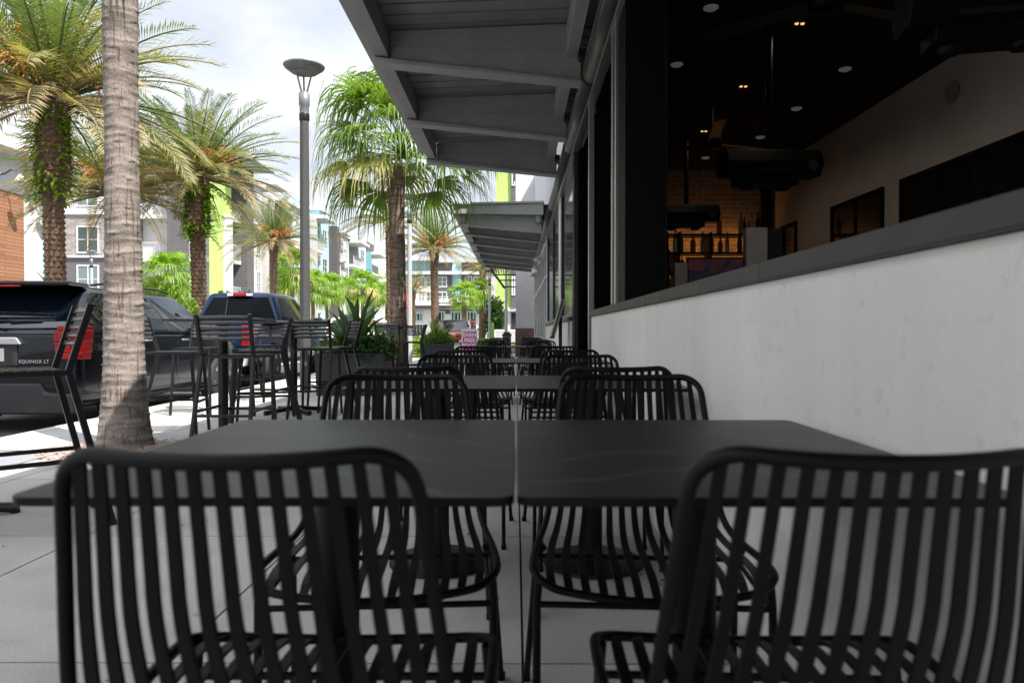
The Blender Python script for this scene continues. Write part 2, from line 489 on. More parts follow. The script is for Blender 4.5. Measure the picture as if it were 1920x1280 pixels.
# ================================================================== RESTAURANT
XW = 0.67
LZ = 1.075
rest = thing('restaurant_building', 'white restaurant with open bar windows, dark ledge and grey steel canopies', 'building')
M_stucco = mat('pale_stucco', (0.82, 0.785, 0.74), 0.9, var=0.06, scale=1.6, bump=0.22, bscale=110, stretch=(1, 2.2, 0.35), detail=8)
def splotch(m):
    t = m.node_tree; b = t.nodes['Principled BSDF']; src = b.inputs['Base Color'].links[0].from_socket
    g = t.nodes.new('ShaderNodeTexCoord'); n = t.nodes.new('ShaderNodeTexNoise'); n.inputs['Scale'].default_value = 26; n.inputs['Detail'].default_value = 8
    t.links.new(g.outputs['Object'], n.inputs['Vector'])
    mr = t.nodes.new('ShaderNodeMapRange'); mr.inputs['From Min'].default_value = .27; mr.inputs['From Max'].default_value = .40
    mr.inputs['To Min'].default_value = .9; mr.inputs['To Max'].default_value = 1.0
    t.links.new(n.outputs['Fac'], mr.inputs['Value'])
    mu = t.nodes.new('ShaderNodeVectorMath'); mu.operation = 'SCALE'
    t.links.new(src, mu.inputs[0]); t.links.new(mr.outputs[0], mu.inputs['Scale']); t.links.new(mu.outputs[0], b.inputs['Base Color'])
splotch(M_stucco)
speckle(M_stucco, .1, 340, .95)
def base_dirt(m, top=.16):
    t = m.node_tree; b = t.nodes['Principled BSDF']; src = b.inputs['Base Color'].links[0].from_socket
    g = t.nodes.new('ShaderNodeTexCoord'); s = t.nodes.new('ShaderNodeSeparateXYZ'); t.links.new(g.outputs['Object'], s.inputs[0])
    n = t.nodes.new('ShaderNodeTexNoise'); n.inputs['Scale'].default_value = 9; n.inputs['Detail'].default_value = 8; t.links.new(g.outputs['Object'], n.inputs['Vector'])
    a = t.nodes.new('ShaderNodeMath'); a.operation = 'MULTIPLY_ADD'; t.links.new(n.outputs['Fac'], a.inputs[0]); a.inputs[1].default_value = -.35; t.links.new(s.outputs['Z'], a.inputs[2])
    r = t.nodes.new('ShaderNodeMapRange'); r.inputs['From Min'].default_value = -.2; r.inputs['From Max'].default_value = top - .16; r.inputs['To Min'].default_value = .55; r.inputs['To Max'].default_value = 1
    t.links.new(a.outputs[0], r.inputs['Value'])
    mu = t.nodes.new('ShaderNodeVectorMath'); mu.operation = 'SCALE'; t.links.new(src, mu.inputs[0]); t.links.new(r.outputs[0], mu.inputs['Scale']); t.links.new(mu.outputs[0], b.inputs['Base Color'])
base_dirt(M_stucco)
M_ledge = mat('dark_stone_ledge', (0.042, 0.041, 0.042), 0.5, var=0.2, scale=7, bump=0.1)
M_beige = mat('beige_interior', (0.74, 0.68, 0.62), 0.9, var=0.12, scale=1.3)
M_ceil = mat('black_ceiling', (0.006, 0.006, 0.006), 0.9)
M_floorin = mat('dark_floor', (0.12, 0.09, 0.07), 0.6, var=0.2)
b = MB(); b.box(XW, XW + 0.16, -12, 6.28, -0.02, LZ - 0.002); b.box(XW, XW + 0.16, 8.66, 15.9, -0.02, LZ - 0.002)
b.build('knee_wall', M_stucco, rest)
for (y0, y1) in ((-12, 1.9), (1.903, 3.55), (3.553, 5.2), (5.203, 6.3)):
    b = MB(); b.box(XW - 0.02, XW + 0.2, y0, y1, LZ, LZ + 0.05); b.build('ledge', M_ledge, rest, bevel=0.004)
b = MB(); b.box(XW - 0.02, XW + 0.2, 8.64, 15.9, LZ, LZ + 0.05); b.build('ledge', M_ledge, rest, bevel=0.004)
# folded black door stacks, posts
b = MB()
for k in range(4):
    b.box(XW + 0.01, XW + 0.262 + 0.006 * k, 4.44 + 0.075 * k, 4.5 + 0.075 * k, LZ + 0.052, 3.05)
b.box(XW + .262, XW + .275, 4.43, 4.445, LZ + .052, 3.05)
b.build('folded_panels', M_blackpanel, rest, bevel=0.004)
for y in (4.77, 4.93, 6.5, 8.14):
    b = MB()
    zb = LZ + 0.052 if y < 6.3 else 0.0
    b.box(XW - 0.005, XW + 0.05, y, y + 0.045, zb, 3.05)
    b.build('window_post', M_chrome if y < 7 else M_gutter, rest, bevel=0.004)
b = MB()
b.box(XW + 0.06, XW + 0.09, 4.98, 6.48, LZ + 0.052, 3.05); b.box(XW + 0.05, XW + 0.11, 5.66, 5.72, LZ + 0.052, 3.04)
b.box(XW + 0.03, XW + 0.09, 6.28, 6.48, 0, LZ + 0.05)
b.build('dark_shutter', M_void, rest)
b = MB(); b.box(XW + .1, XW + .36, 8.121, 8.199, 0, 3.04); b.box(XW + .1, XW + .36, 6.481, 6.549, 0, 3.04); b.box(XW + .1, XW + .36, 6.55, 8.12, 3.041, 3.2); b.build('door_reveal', M_void, rest)
d_ = MB(); d_.box(XW + 0.3, XW + 0.34, 6.55, 8.12, 0, 3.04); d_.box(XW + 0.28, XW + 0.3, 7.3, 7.36, 0, 3.0)
dr = d_.build('door', M_blackpanel, rest, bevel=0.003)
h = MB(); h.tube([(XW + .27, 7.22, .95), (XW + .24, 7.22, .97), (XW + .24, 7.22, 1.25), (XW + .27, 7.22, 1.27)], .012); h.build('handle', M_chrome, dr)
b = MB(); b.box(XW + .02, XW + .1, 8.2, 8.66, 0, 3.05); b.build('door_jamb', M_blackpanel, rest)
# windows beyond the door
for (y0, y1) in ((8.7, 10.95), (11.45, 15.8)):
    b = MB()
    b.box(XW + .03, XW + .1, y0, y0 + .06, LZ + .052, 3.05); b.box(XW + .03, XW + .1, y1 - .06, y1, LZ + .052, 3.05)
    b.box(XW + .03, XW + .1, y0 + .06, y1 - .06, LZ + .052, LZ + .1)
    if y1 > 12: b.box(XW + .03, XW + .09, 13.4, 13.46, LZ + .1, 3.05)
    wf = b.build('window', M_gutter, rest)
    p = MB(); p.box(XW + .055, XW + .065, y0 + .06, y1 - .06, LZ + .1, 3.05); p.build('pane', M_glassdark, wf)
b = MB(); b.box(XW + .02, XW + .12, 10.95, 11.45, LZ + .052, 3.05); b.build('pier', M_whitecol, rest)
# upper wall, header, roof
b = MB(); b.box(XW + .06, XW + .26, -12, 26.98, 3.052, 6.9); b.build('upper_wall', M_whitecol, rest)  # run behind the camera lengthened, unseen, to deepen the shade
b = MB(); b.box(XW + .27, 11, -12, 26.9, 6.7, 6.8); b.build('roof', M_canopydark, rest)
# rounded gutter in sections with collars
for (y0, y1) in ((-12, 2.28), (2.3, 4.2), (4.22, 6.1), (6.12, 8.5), (8.52, 12.5), (12.52, 16.8)):
    b = MB(); n = 14; prof = []
    for k in range(n + 1):
        a = R(95) + R(175) * k / n
        prof.append((0.66 + .095 * math.cos(a), 3.135 + .095 * math.sin(a)))
    prof += [(0.72, 3.04), (0.72, 3.23)]
    b.prism(prof, y0, y1, 'y')
    o = b.build('gutter', M_gutter, rest)
    for pl in o.data.polygons:
        if abs(pl.normal.y) < .5: pl.use_smooth = True
    b = MB(); pr = [(0.66 + .101 * math.cos(R(95) + R(175) * k / n), 3.135 + .101 * math.sin(R(95) + R(175) * k / n)) for k in range(n + 1)] + [(0.715, 3.035), (.715, 3.235)]
    b.prism(pr, y1 - .02, y1 + .022, 'y'); b.build('gutter_joint', M_blackpanel, o)
b = MB(); b.box(XW - .02, XW + .055, -12, 15.9, 3.0, 3.035); b.build('header_rail', M_chrome, rest)
b = MB(); b.box(XW + .0, XW + .058, -12, 15.9, 3.037, 3.2); b.build('header', M_gutter, rest)
# storefront
b = MB(); b.box(XW + .02, XW + .12, 15.9, 27.0, 2.95, 3.05)
for k in range(9): b.box(XW + .02, XW + .1, 16.0 + 1.33 * k, 16.07 + 1.33 * k, 0, 2.95)
b.box(XW + .03, XW + .09, 16.07, 26.6, 2.2, 2.27); b.box(XW + .03, XW + .09, 16.07, 26.6, 0.0, .18)
sf = b.build('storefront', M_white, rest)
p = MB(); p.box(XW + .05, XW + .06, 16.07, 26.7, .18, 2.95); p.build('pane', M_winglass, sf)
for k in (1, 3, 5):
    hd = MB(); y = 16.2 + 1.33 * k
    hd.tube([(XW + .02, y, .85), (XW - .04, y, .87), (XW - .04, y, 1.3), (XW + .02, y, 1.32)], .012); hd.build('handle', M_chrome, sf)
for y in (17.5, 19.8, 22.6):
    b = MB(); b.box(XW - .1, XW + .05, y - .05, y + .05, 2.72, 2.82); b.lathe([(.09, 0), (.09, .06), (.05, .1)], 12, (XW - .12, y, 2.68)); b.build('floodlight', M_white, rest)

def canopy(y0, ybeams, ylast, gable):
    cy = MB(); XO = -1.21
    # outer double purlin with gutter lip and inner purlin
    segs = [y0] + list(ybeams)
    cy.box(XO - .02, XO + .10, y0, ylast, 3.34, 3.56)
    cy.box(XO - .14, XO - .02, y0 - .05, ylast + .05, 3.46, 3.66)
    cy.box(.44, .54, y0, ylast, 3.34, 3.6)
    c = cy.build('canopy', M_canopy, rest, bevel=0.004)
    dk = MB(); n = int((ylast - y0) / 0.2)
    for k in range(n):
        ya = y0 + .2 * k; yb = ya + .17
        dk.add([(XO - .1, ya, 3.585), (.725, ya, 3.66), (.725, yb, 3.66), (XO - .1, yb, 3.585)], [(0, 1, 2, 3)])
        dk.add([(XO - .1, yb, 3.585), (.725, yb, 3.66), (.725, yb, 3.69), (XO - .1, yb, 3.61)], [(0, 1, 2, 3)])
        dk.add([(XO - .1, yb, 3.61), (.725, yb, 3.69), (.725, ya + .2, 3.69), (XO - .1, ya + .2, 3.61)], [(0, 1, 2, 3)])
        dk.add([(XO - .1, ya + .2, 3.61), (.725, ya + .2, 3.69), (.725, ya + .2, 3.66), (XO - .1, ya + .2, 3.585)], [(0, 1, 2, 3)])
    dk.box(XO - .1, .728, y0, ylast, 3.72, 3.74); dk.box(.6, .728, y0, ylast, 3.24, 3.3)
    dk.build('deck', M_canopydark, c, recalc=False)
    for i, yb in enumerate(ybeams):
        bm_ = MB()
        t = .085
        # tapered I-shaped beam: web plus wide lower flange
        def pr(ya, yb_, poly): bm_.prism(poly, ya, yb_, 'y')
        pr(yb - t / 2 + .02, yb + t / 2, [(XO + .11, 3.31), (.57, 3.13), (.57, 3.64), (XO + .11, 3.57)])
        pr(yb - .075, yb + .095, [(XO - .03, 3.29), (.58, 3.105), (.58, 3.128), (XO - .03, 3.332)])
        bm_.prism([(XO + .12, 3.43), (.43, 3.38), (.43, 3.386), (XO + .12, 3.436)], yb - t / 2 + .013, yb - t / 2 + .021, 'y')
        bm_.build('beam', M_canopy, c, bevel=0.004)
        bb = MB(); bb.box(.545, .61, yb - .12, yb + .12, 3.3, 3.38); bb.build('bracket', M_gutter, c)
    if gable:
        gb = MB()
        gb.prism([(XO - .16, 3.52), (.6, 3.49), (.6, 3.74), (XO - .16, 3.70)], y0 - .09, y0 - .005, 'y')
        gb.prism([(XO - .2, 3.703), (.62, 3.743), (.62, 3.79), (XO - .2, 3.75)], y0 - .13, y0 + .1, 'y')
        gb.build('gable_fascia', M_canopy, c, bevel=0.005)
    return c
c1 = canopy(-12, [-11.2, -9.4, -7.5, -5.6, -3.7, -1.2, .65, 2.5, 4.4, 6.27, 8.08, 9.94], 10.0, False)  # unseen bays behind the camera added to shade wall and patio
lt = MB(); lt.lathe([(.0, 0), (.085, 0), (.1, .01), (.1, .03), (.07, .04)], 24, (-.24, 5.3, 3.55)); lt.build('downlight', mat('cream_lens', (.6, .6, .42), .4, emit=.15), c1)
canopy(15.6, [15.7, 17.3, 19.2, 21.1, 22.9, 24.5, 25.8], 25.9, True)
# interior
XI = 4.22
b = MB(); b.box(XI, XI + .12, -5, 11.8, 0, 3.6); b.build('interior_wall', M_beige, rest)
b = MB(); b.box(XW + .27, XI + .1, -6, 11.9, 3.601, 3.65); b.build('ceiling', M_ceil, rest)
b = MB(); b.box(XW + .162, XI - .001, -5.9, 11.7, -.03, .0); b.build('interior_floor', M_floorin, rest)
b = MB(); b.box(XW + .1, XI - .001, -6, -5.8, 0, 3.6); b.build('near_end_wall', M_ceil, rest)
M_barbrick = bricks('bar_brick', (.46, .34, .27), (.34, .24, .19), (.55, .48, .4), w=.22, h=.075, ms=.009)
b = MB(); b.box(XW + .3, XI - .001, 11.7, 11.8, 0, 3.58); b.build('brick_back_wall', M_barbrick, rest)
b = MB(); b.box(XI - .13, XI - .05, 11.6, 11.69, 0, 3.58); b.box(XI - .2, XI - .17, 11.6, 11.69, 0, 3.58); b.build('trim', M_blackpanel, rest)
for (y0, y1) in ((10.67, 11.3), (8.16, 9.5), (4.2, 7.8)):
    b = MB(); zt = 2.6; zb = 1.2; x0, x1 = XI - .03, XI - .001
    b.box(x0, x1, y0, y0 + .05, zb, zt); b.box(x0, x1, y1 - .05, y1, zb, zt)
    b.box(x0, x1, y0 + .05, y1 - .05, zt - .05, zt); b.box(x0, x1, y0 + .05, y1 - .05, zb, zb + .05)
    n = 1 if y1 - y0 < 1 else (2 if y1 - y0 < 2 else 5)
    for k in range(1, n): b.box(x0 + .006, x1, y0 + (y1 - y0) * k / n - .02, y0 + (y1 - y0) * k / n + .02, zb + .05, zt - .05)
    b.box(x0 + .008, x1, y0 + .05, y1 - .05, 1.75, 1.78)
    f = b.build('interior_window', M_blackpanel, rest)
    p = MB(); p.box(XI - .012, XI - .0015, y0 + .05, y1 - .05, zb + .05, zt - .05); p.build('pane', M_glassdark, f)
# pillars behind the ledge
M_pillar = mat('grey_white_panel', (.8, .8, .82), .8, var=.05)
b = MB(); b.box(PX(1398, 8), PX(1437, 8), 8.0, 8.12, 0, PZ(427, 8)); b.build('bar_pillar', M_pillar, rest)
b = MB(); b.box(PX(1438, 8), PX(1467, 8), 8.03, 8.5, 0, PZ(427, 8) - .01); b.build('bar_cabinet', M_gutter, rest)
b = MB(); b.box(PX(1265, 8), PX(1288, 8), 8.0, 8.1, 0, PZ(493, 8)); b.build('bar_pillar', M_pillar, rest)
b = MB(); b.box(1.2, 4.0, 8.6, 9.2, 0, 1.1); b.box(1.15, 4.05, 8.55, 9.25, 1.1, 1.15); b.build('bar_counter', M_ledge, rest)

# television
tv = thing('television', 'dark flat television between the two pale bar pillars', 'television', ((PX(1288, 8) + PX(1396, 8)) / 2, 8.05, 1.55))
wv = (PX(1396, 8) - PX(1289, 8)) / 2
b = MB(); b.box(-wv, wv, -.02, .03, -.28, .23); b.build('frame', M_blackpanel, tv)
m = bpy.data.materials.new('tv_picture'); m.use_nodes = True; t = m.node_tree; pb = t.nodes['Principled BSDF']
pb.inputs['Base Color'].default_value = (.01, .01, .012, 1); pb.inputs['Roughness'].default_value = .1
vo = t.nodes.new('ShaderNodeTexVoronoi'); vo.inputs['Scale'].default_value = 7; tcn = t.nodes.new('ShaderNodeTexCoord'); t.links.new(tcn.outputs['Object'], vo.inputs['Vector'])
rp = t.nodes.new('ShaderNodeValToRGB'); rp.color_ramp.elements[0].color = (.008, .008, .03, 1); rp.color_ramp.elements[1].color = (.05, .02, .08, 1)
e = rp.color_ramp.elements.new(.75); e.color = (.2, .03, .06, 1); e = rp.color_ramp.elements.new(.45); e.color = (.03, .03, .06, 1)
t.links.new(vo.outputs['Color'], rp.inputs[0]); t.links.new(rp.outputs[0], pb.inputs['Emission Color']); pb.inputs['Emission Strength'].default_value = .05
b = MB(); b.box(-wv + .015, wv - .015, -.026, -.021, -.262, .212); b.build('screen', m, tv)
b = MB(); b.box(-.04, .04, .0, .05, -1.55, -.28); b.box(-.2, .2, -.05, .1, -1.55, -1.53); b.build('stand', M_blackpanel, tv)

# back bar shelf unit with lit shelves and bottles
sh = thing('bar_shelf', 'black bar shelving lit amber against the brick back wall', 'shelf', (0, 11.3, 0))
sx0, sx1 = PX(1249, 11.3), PX(1425, 11.3)
M_led = mat('amber_led', (1.0, .45, .12), .5, emit=1.6)
levels = [PZ(440, 11.3), PZ(474, 11.3), PZ(511, 11.3), PZ(550, 11.3)]
b = MB()
for x in (sx0, sx0 + .18, (sx0 + sx1) / 2 - .07, sx1 - .04, sx1): b.box(x - .015, x + .015, -.1, .25, 0, levels[0] + .02)
b.build('upright', M_blackpanel, sh)
for z in levels:
    b = MB(); b.box(sx0, sx1, -.1, .25, z - .03, z); s_ = b.build('shelf_board', M_blackpanel, sh)
    b = MB(); b.box(sx0 + .02, sx1 - .02, .27, .3, z - .01, z + .004); b.build('light_strip', M_led, s_)
cols = [(.25, .1, .02), (.02, .03, .02), (.5, .45, .35), (.4, .08, .02), (.1, .03, .01), (.3, .3, .28)]
bmats = [mat('bottle_glass_%d' % i, c, .1, spec=.9) for i, c in enumerate(cols)]
capm = mat('bottle_cap', (.02, .02, .02), .4)
kinds = ['amber', 'dark', 'clear', 'red-brown', 'brown', 'pale']
where = ['on the top bar shelf', 'on the second bar shelf', 'on the third bar shelf', 'on the lowest bar shelf']
for li, z in enumerate(levels):
    xs_ = [PX(p, 11.3) for p in ([1350, 1388, 1396, 1404, 1410, 1420] if li == 0 else [1266, 1276, 1300, 1318, 1336, 1350, 1365, 1386] if li == 1 else [1254, 1259, 1264, 1272, 1280])]
    for bi, x in enumerate(xs_):
        k = (bi * 5 + li * 2) % 6; hh = random.uniform(.24, .34) * (1.0 if k != 3 else .8); rr = random.uniform(.032, .045)
        bt = MB(); bt.lathe([(rr * .9, 0), (rr, .01), (rr, hh * .58), (rr * .8, hh * .68), (rr * .35, hh * .78), (rr * .32, hh * .97)], 12)
        words = ['tall', 'squat', 'slim', 'round-shouldered', 'narrow', 'plain', 'wide', 'short'][bi]
        o = bt.build('bottle', bmats[k], loc=(x, 11.3 + random.uniform(-.02, .1), z + .001)); tag(o, '%s %s bottle %s, %s from its left end' % (words, kinds[k], where[li], ['first', 'second', 'third', 'fourth', 'fifth', 'sixth', 'seventh', 'eighth'][bi]), 'bottle', 'bottles on the lit bar shelves')
        c_ = MB(); c_.lathe([(rr * .36, hh * .97), (rr * .36, hh * 1.08), (0, hh * 1.08)], 8); c_.build('cap', capm, o)

# hanging black units
def hanger(label, x, y, z, rz, sc_=1.0):
    t = thing('hanging_heater', label, 'heater', (x, y, z), rz, 'black boxes hung from the bar ceiling')
    b = MB(); b.prism([(-.16, .02), (-.1, .14), (.1, .14), (.16, .02), (.1, -.08), (-.1, -.08)], -.42, .42, 'x')
    b.build('housing', M_blackpanel, t, bevel=.01)
    b = MB(); b.box(-.3, .22, -.12, .1, -.16, -.082); b.lathe([(.05, -.19), (.06, -.17), (.06, -.15)], 16, (-.2, 0, 0)); b.lathe([(.05, -.19), (.06, -.17), (.06, -.15)], 16, (.12, 0, 0)); b.build('lower_box', M_blackpanel, t, bevel=.008)
    b = MB(); b.tube([(0, 0, .14), (0, 0, 3.6 - z)], .03, 10); b.build('pole', M_blackpanel, t)
    b = MB(); b.obox((-.02, -.137, -.035), (.36, .008, .05), (R(-30), 0, 0)); b.build('grille', mat('grille_grey', (.06, .06, .06), .25, metal=.6), t)
    b = MB(); b.lathe([(0, 0), (.035, 0), (.045, .02), (.045, .05)], 16, (.3, -.15, -.01), M=Matrix.Rotation(R(90), 3, 'X')); b.build('knob', M_gutter, t)
    return t
hanger('black ceiling-hung box nearest the camera, at the top right', 2.34, 3.5, 2.5, R(-12))
hanger('black ceiling-hung box in the middle, before the beige wall', 2.2, 6.2, 2.36, R(4))
hanger('black ceiling-hung box farthest off, beside the lit bar shelves', 2.3, 9.6, 2.5, R(2))
# recessed ceiling lights
M_disc = mat('ceiling_disc', (.28, .27, .26), .6, emit=.08)
for lab, px, py in (('nearest', 1330, 19), ('left', 1267, 124), ('large right', 1580, 133), ('middle', 1490, 206), ('smaller', 1423, 259), ('farthest', 1321, 297)):
    d = (3.6 - CZ) * F / (622 - py)
    b = MB(); b.lathe([(0, 0), (.045, 0), (.062, .012), (.062, .02)], 20); o = b.build('ceiling_light', M_disc, loc=(PX(px, d), d, 3.58))
    tag(o, '%s round recessed light in the black bar ceiling' % lab, 'ceiling light', 'round lights in the black ceiling')
M_amb = mat('amber_spot', (1.0, .6, .2), .5, emit=.5)
for lab, px, py in (('nearest', 1495, 49), ('middle', 1391, 165), ('farthest', 1318, 248)):
    d = (3.6 - CZ) * F / (622 - py)
    b = MB(); b.lathe([(0, 0), (.014, 0), (.018, .01)], 10, (-.025, 0, 0)); b.lathe([(0, 0), (.014, 0), (.018, .01)], 10, (.025, 0, 0)); o = b.build('spotlight', M_amb, loc=(PX(px, d), d, 3.59))
    pl = bpy.data.lights.new('spot_lamp', 'SPOT'); pl.spot_size = R(165); pl.spot_blend = .6; pl.energy = 2.4; pl.color = (1, .8, .62); pl.shadow_soft_size = .04; po = bpy.data.objects.new('spot_lamp', pl); COL.objects.link(po); po.parent = o; po.location = (0, 0, -.06)
    tag(o, '%s tiny amber twin spotlight in the black ceiling' % lab, 'spotlight', 'amber spots in the black ceiling')
b = MB(); b.lathe([(0, 0), (.08, 0), (.105, .012), (.11, .03)], 24, M=Matrix.Rotation(R(-90), 3, 'Y')); d = XI * F / (1783 - 967)
tag(b.build('wall_speaker', mat('speaker_white', (.42, .42, .4), .6), loc=(XI - .002, d, PZ(177, d))), 'round pale speaker high on the beige interior wall', 'speaker')
def fan(label, x, y):
    t = thing('ceiling_fan', label, 'ceiling fan', (x, y, 3.05), R(20), 'ceiling fans in the bar')
    b = MB(); b.tube([(0, 0, .1), (0, 0, .55)], .02); b.build('rod', M_blackpanel, t)
    b = MB(); b.lathe([(0, -.06), (.1, -.05), (.12, 0), (.1, .08), (.03, .12)], 20); b.build('motor', M_blackpanel, t)
    for k in range(3):
        b = MB(); a = 2 * PI * k / 3; M_ = Matrix.Rotation(a, 3, 'Z') @ Matrix.Rotation(R(10), 3, 'X'); b.obox(M_ @ Vector((.5, 0, 0)), (.8, .12, .01), M=M_); b.build('blade', M_gutter, t)
fan('dark ceiling fan over the near end of the bar', 2.0, 4.6)
fan('dark ceiling fan over the far end of the bar', 2.2, 8.0)

# menu stand by the wall
ms = thing('menu_stand', 'thin tilted menu panel on a dark post against the white wall', 'menu stand', (.56, 8.9, 0))
b = MB(); b.lathe([(.16, 0), (.16, .02), (.03, .04)], 20); b.tube([(0, 0, .03), (0, 0, 1.13)], .022); b.build('post', M_bar, ms)
b = MB(); b.obox((-.03, 0, 1.1), (.03, .36, .5), (0, R(16), 0)); b.build('panel', mat('menu_grey', (.35, .35, .36), .4), ms, bevel=.006)
b = MB(); b.obox((-.052, 0, 1.105), (.01, .38, .5), (0, R(16), 0)); b.box(-.13, -.09, -.19, .19, .86, .88); b.build('panel_frame', M_bar, ms)
# ================================================================== DINING CHAIRS AND TABLES
PROF = catmull([(.000, .824, .176), (.010, .780, .181), (.027, .70, .190), (.043, .62, .199), (.060, .545, .207), (.085, .485, .216),
                (.132, .455, .227), (.21, .447, .238), (.32, .450, .245), (.41, .450, .245), (.462, .437, .238)], 30)
def shell(u, i):
    i = min(30, max(0, i)); i0 = min(29, int(i)); p = PROF[i0].lerp(PROF[i0 + 1], i - i0); t = i / 30.0; y, z, wd = p.x, p.y, p.z
    c = 1 - u * u
    back = max(0, 1 - t * 2.2); seat = max(0, min(1, (t - .45) * 3)); front = max(0, (t - .85) / .15)
    y += -.042 * c * (lambda q: q * q * (3 - 2 * q))(min(1, max(0, (.5 - t) / .28))) + .032 * c * front
    z += -.014 * c * seat * (1 - front) - .020 * c * front - .007 * c * max(0, 1 - t * 4)
    return Vector((wd * u, y, z))
def make_chair(label):
    t = thing('dining_chair', label, 'chair', group='black slatted dining chairs')
    # outer tube
    loop = []
    def corner(s, f0, sg, a, bb, rev):
        P = []
        for k in range(9):
            th = R(90) * k / 8; P.append(shell(s * (1 - a * (1 - math.sin(th))), f0 + sg * bb * (1 - math.cos(th))))
        return P[::-1] if rev else P
    for k in range(1, 20): loop.append(shell(-.72 + 1.44 * k / 20, 0))
    loop += corner(1, 0, 1, .28, 3.4, False)
    for i in range(4, 27): loop.append(shell(1, i))
    loop += corner(1, 30, -1, .21, 3.2, True)
    for k in range(1, 16): loop.append(shell(.79 - 1.58 * k / 16, 30))
    loop += corner(-1, 30, -1, .21, 3.2, False)
    for i in range(26, 3, -1): loop.append(shell(-1, i))
    loop += corner(-1, 0, 1, .28, 3.4, True)
    b = MB(); b.tube(loop, .0085, 8, closed=True); b.build('frame', M_black, t, recalc=False)
    def slats(i0, i1, nm):
        b = MB()
        for s in range(-6, 7):
            u = s / 7.0; pts = [shell(u, i) for i in range(i0, i1 + 1)]
            L = []; N = len(pts)
            for j, p in enumerate(pts):
                d = (pts[min(j + 1, N - 1)] - pts[max(j - 1, 0)]).normalized()
                nn = d.cross(Vector((1, 0, 0))).normalized()
                hw = .0062 * (PROF[i0 + j].z / .176)
                for (a, c_) in ((-1, -1), (1, -1), (1, 1), (-1, 1)):
                    L.append(p + Vector((a * hw, 0, 0)) + nn * c_ * .0028)
            fs = []
            for j in range(N - 1):
                for k in range(4): fs.append((j * 4 + k, j * 4 + (k + 1) % 4, j * 4 + 4 + (k + 1) % 4, j * 4 + 4 + k))
            b.add(L, fs)
        b.build(nm, M_black, t, bevel=0)
    slats(0, 15, 'backrest'); slats(15, 30, 'seat')
    for s in (-1, 1):
        b = MB(); b.tube([(s * .232, .43, .437), (s * .236, .432, .39), (s * .238, .435, .0)], .0085, 8); b.lathe([(.011, 0), (.012, .02)], 8, (s * .238, .435, .0)); b.build('leg', M_black, t, recalc=False)
        b = MB(); b.tube([(s * .226, .235, .44), (s * .238, .15, .43), (s * .246, .10, .36), (s * .275, -.03, .0)], .0085, 8); b.lathe([(.011, 0), (.012, .02)], 8, (s * .275, -.03, 0)); b.build('leg', M_black, t, recalc=False)
    b = MB(); b.tube([(-.236, .432, .385), (.236, .432, .385)], .007, 8); b.build('stretcher', M_black, t, recalc=False)
    b = MB(); b.tube([(-.243, .12, .385), (.243, .12, .385)], .007, 8)
    for s in (-1, 1): b.tube([(s * .243, .12, .385), (s * .236, .432, .385)], .006, 8)
    b.build('seat_support', M_black, t, recalc=False)
    return t
M_top = bpy.data.materials.new('dark_marbled_laminate'); M_top.use_nodes = True
t = M_top.node_tree; pb = t.nodes['Principled BSDF']
tcn = t.nodes.new('ShaderNodeTexCoord'); nz = t.nodes.new('ShaderNodeTexNoise'); nz.inputs['Scale'].default_value = 2.2; nz.inputs['Detail'].default_value = 5
t.links.new(tcn.outputs['Object'], nz.inputs['Vector'])
wv_ = t.nodes.new('ShaderNodeTexWave'); wv_.inputs['Scale'].default_value = 1.1; wv_.inputs['Distortion'].default_value = 22; wv_.inputs['Detail'].default_value = 4; wv_.inputs['Detail Scale'].default_value = .8
wv_.bands_direction = 'Y'
t.links.new(tcn.outputs['Object'], wv_.inputs['Vector'])
rp = t.nodes.new('ShaderNodeValToRGB'); rp.color_ramp.elements[0].position = .975; rp.color_ramp.elements[1].position = 1.0
rp.color_ramp.elements[0].color = (.022, .0185, .024, 1); rp.color_ramp.elements[1].color = (.06, .06, .062, 1)
t.links.new(wv_.outputs['Fac'], rp.inputs[0])
t.links.new(rp.outputs[0], pb.inputs['Base Color'])
mr = t.nodes.new('ShaderNodeMapRange'); mr.inputs['To Min'].default_value = .36; mr.inputs['To Max'].default_value = .48
t.links.new(nz.outputs['Fac'], mr.inputs['Value']); t.links.new(mr.outputs[0], pb.inputs['Roughness'])
pb.inputs['Specular IOR Level'].default_value = .55
def rrect(hw, hd, r, n=5):
    P = []
    for cx, cy, a0 in ((hw - r, hd - r, 0), (-hw + r, hd - r, 90), (-hw + r, -hd + r, 180), (hw - r, -hd + r, 270)):
        for k in range(n + 1):
            a = R(a0 + 90 * k / n); P.append((cx + r * math.cos(a), cy + r * math.sin(a)))
    return P
def make_table(label):
    t = thing('dining_table', label, 'table', group='dark square-cornered patio tables')
    b = MB(); b.prism(rrect(.31, .38, .022), .728, .740, 'z'); b.m = [1] * (len(b.m) - 1) + [0]; b.build('tabletop', [M_top, M_black], t, bevel=.0015)
    b = MB(); b.box(-.17, .17, -.03, .03, .712, .7275); b.box(-.03, .03, -.2, .2, .70, .7115); b.lathe([(.0375, .012), (.0375, .70)], 24); b.build('column', M_black, t)
    b = MB(); b.lathe([(.205, .004), (.205, .012), (.19, .018), (.06, .03), (.045, .04)], 40); b.build('base', M_black, t)
    return t
chair0 = None; table0 = None
rows = [  # (near chair back y, table centre y, far chair back y)
    ('first row', .705, 1.235, 1.86), ('second row', 2.34, 2.88, 3.49), ('third row', 4.48, 5.0, 5.6),
    ('fourth row past the door', 9.15, 9.78, 10.42), ('last row', 12.7, 13.3, 13.95)]
jit = random.Random(5)
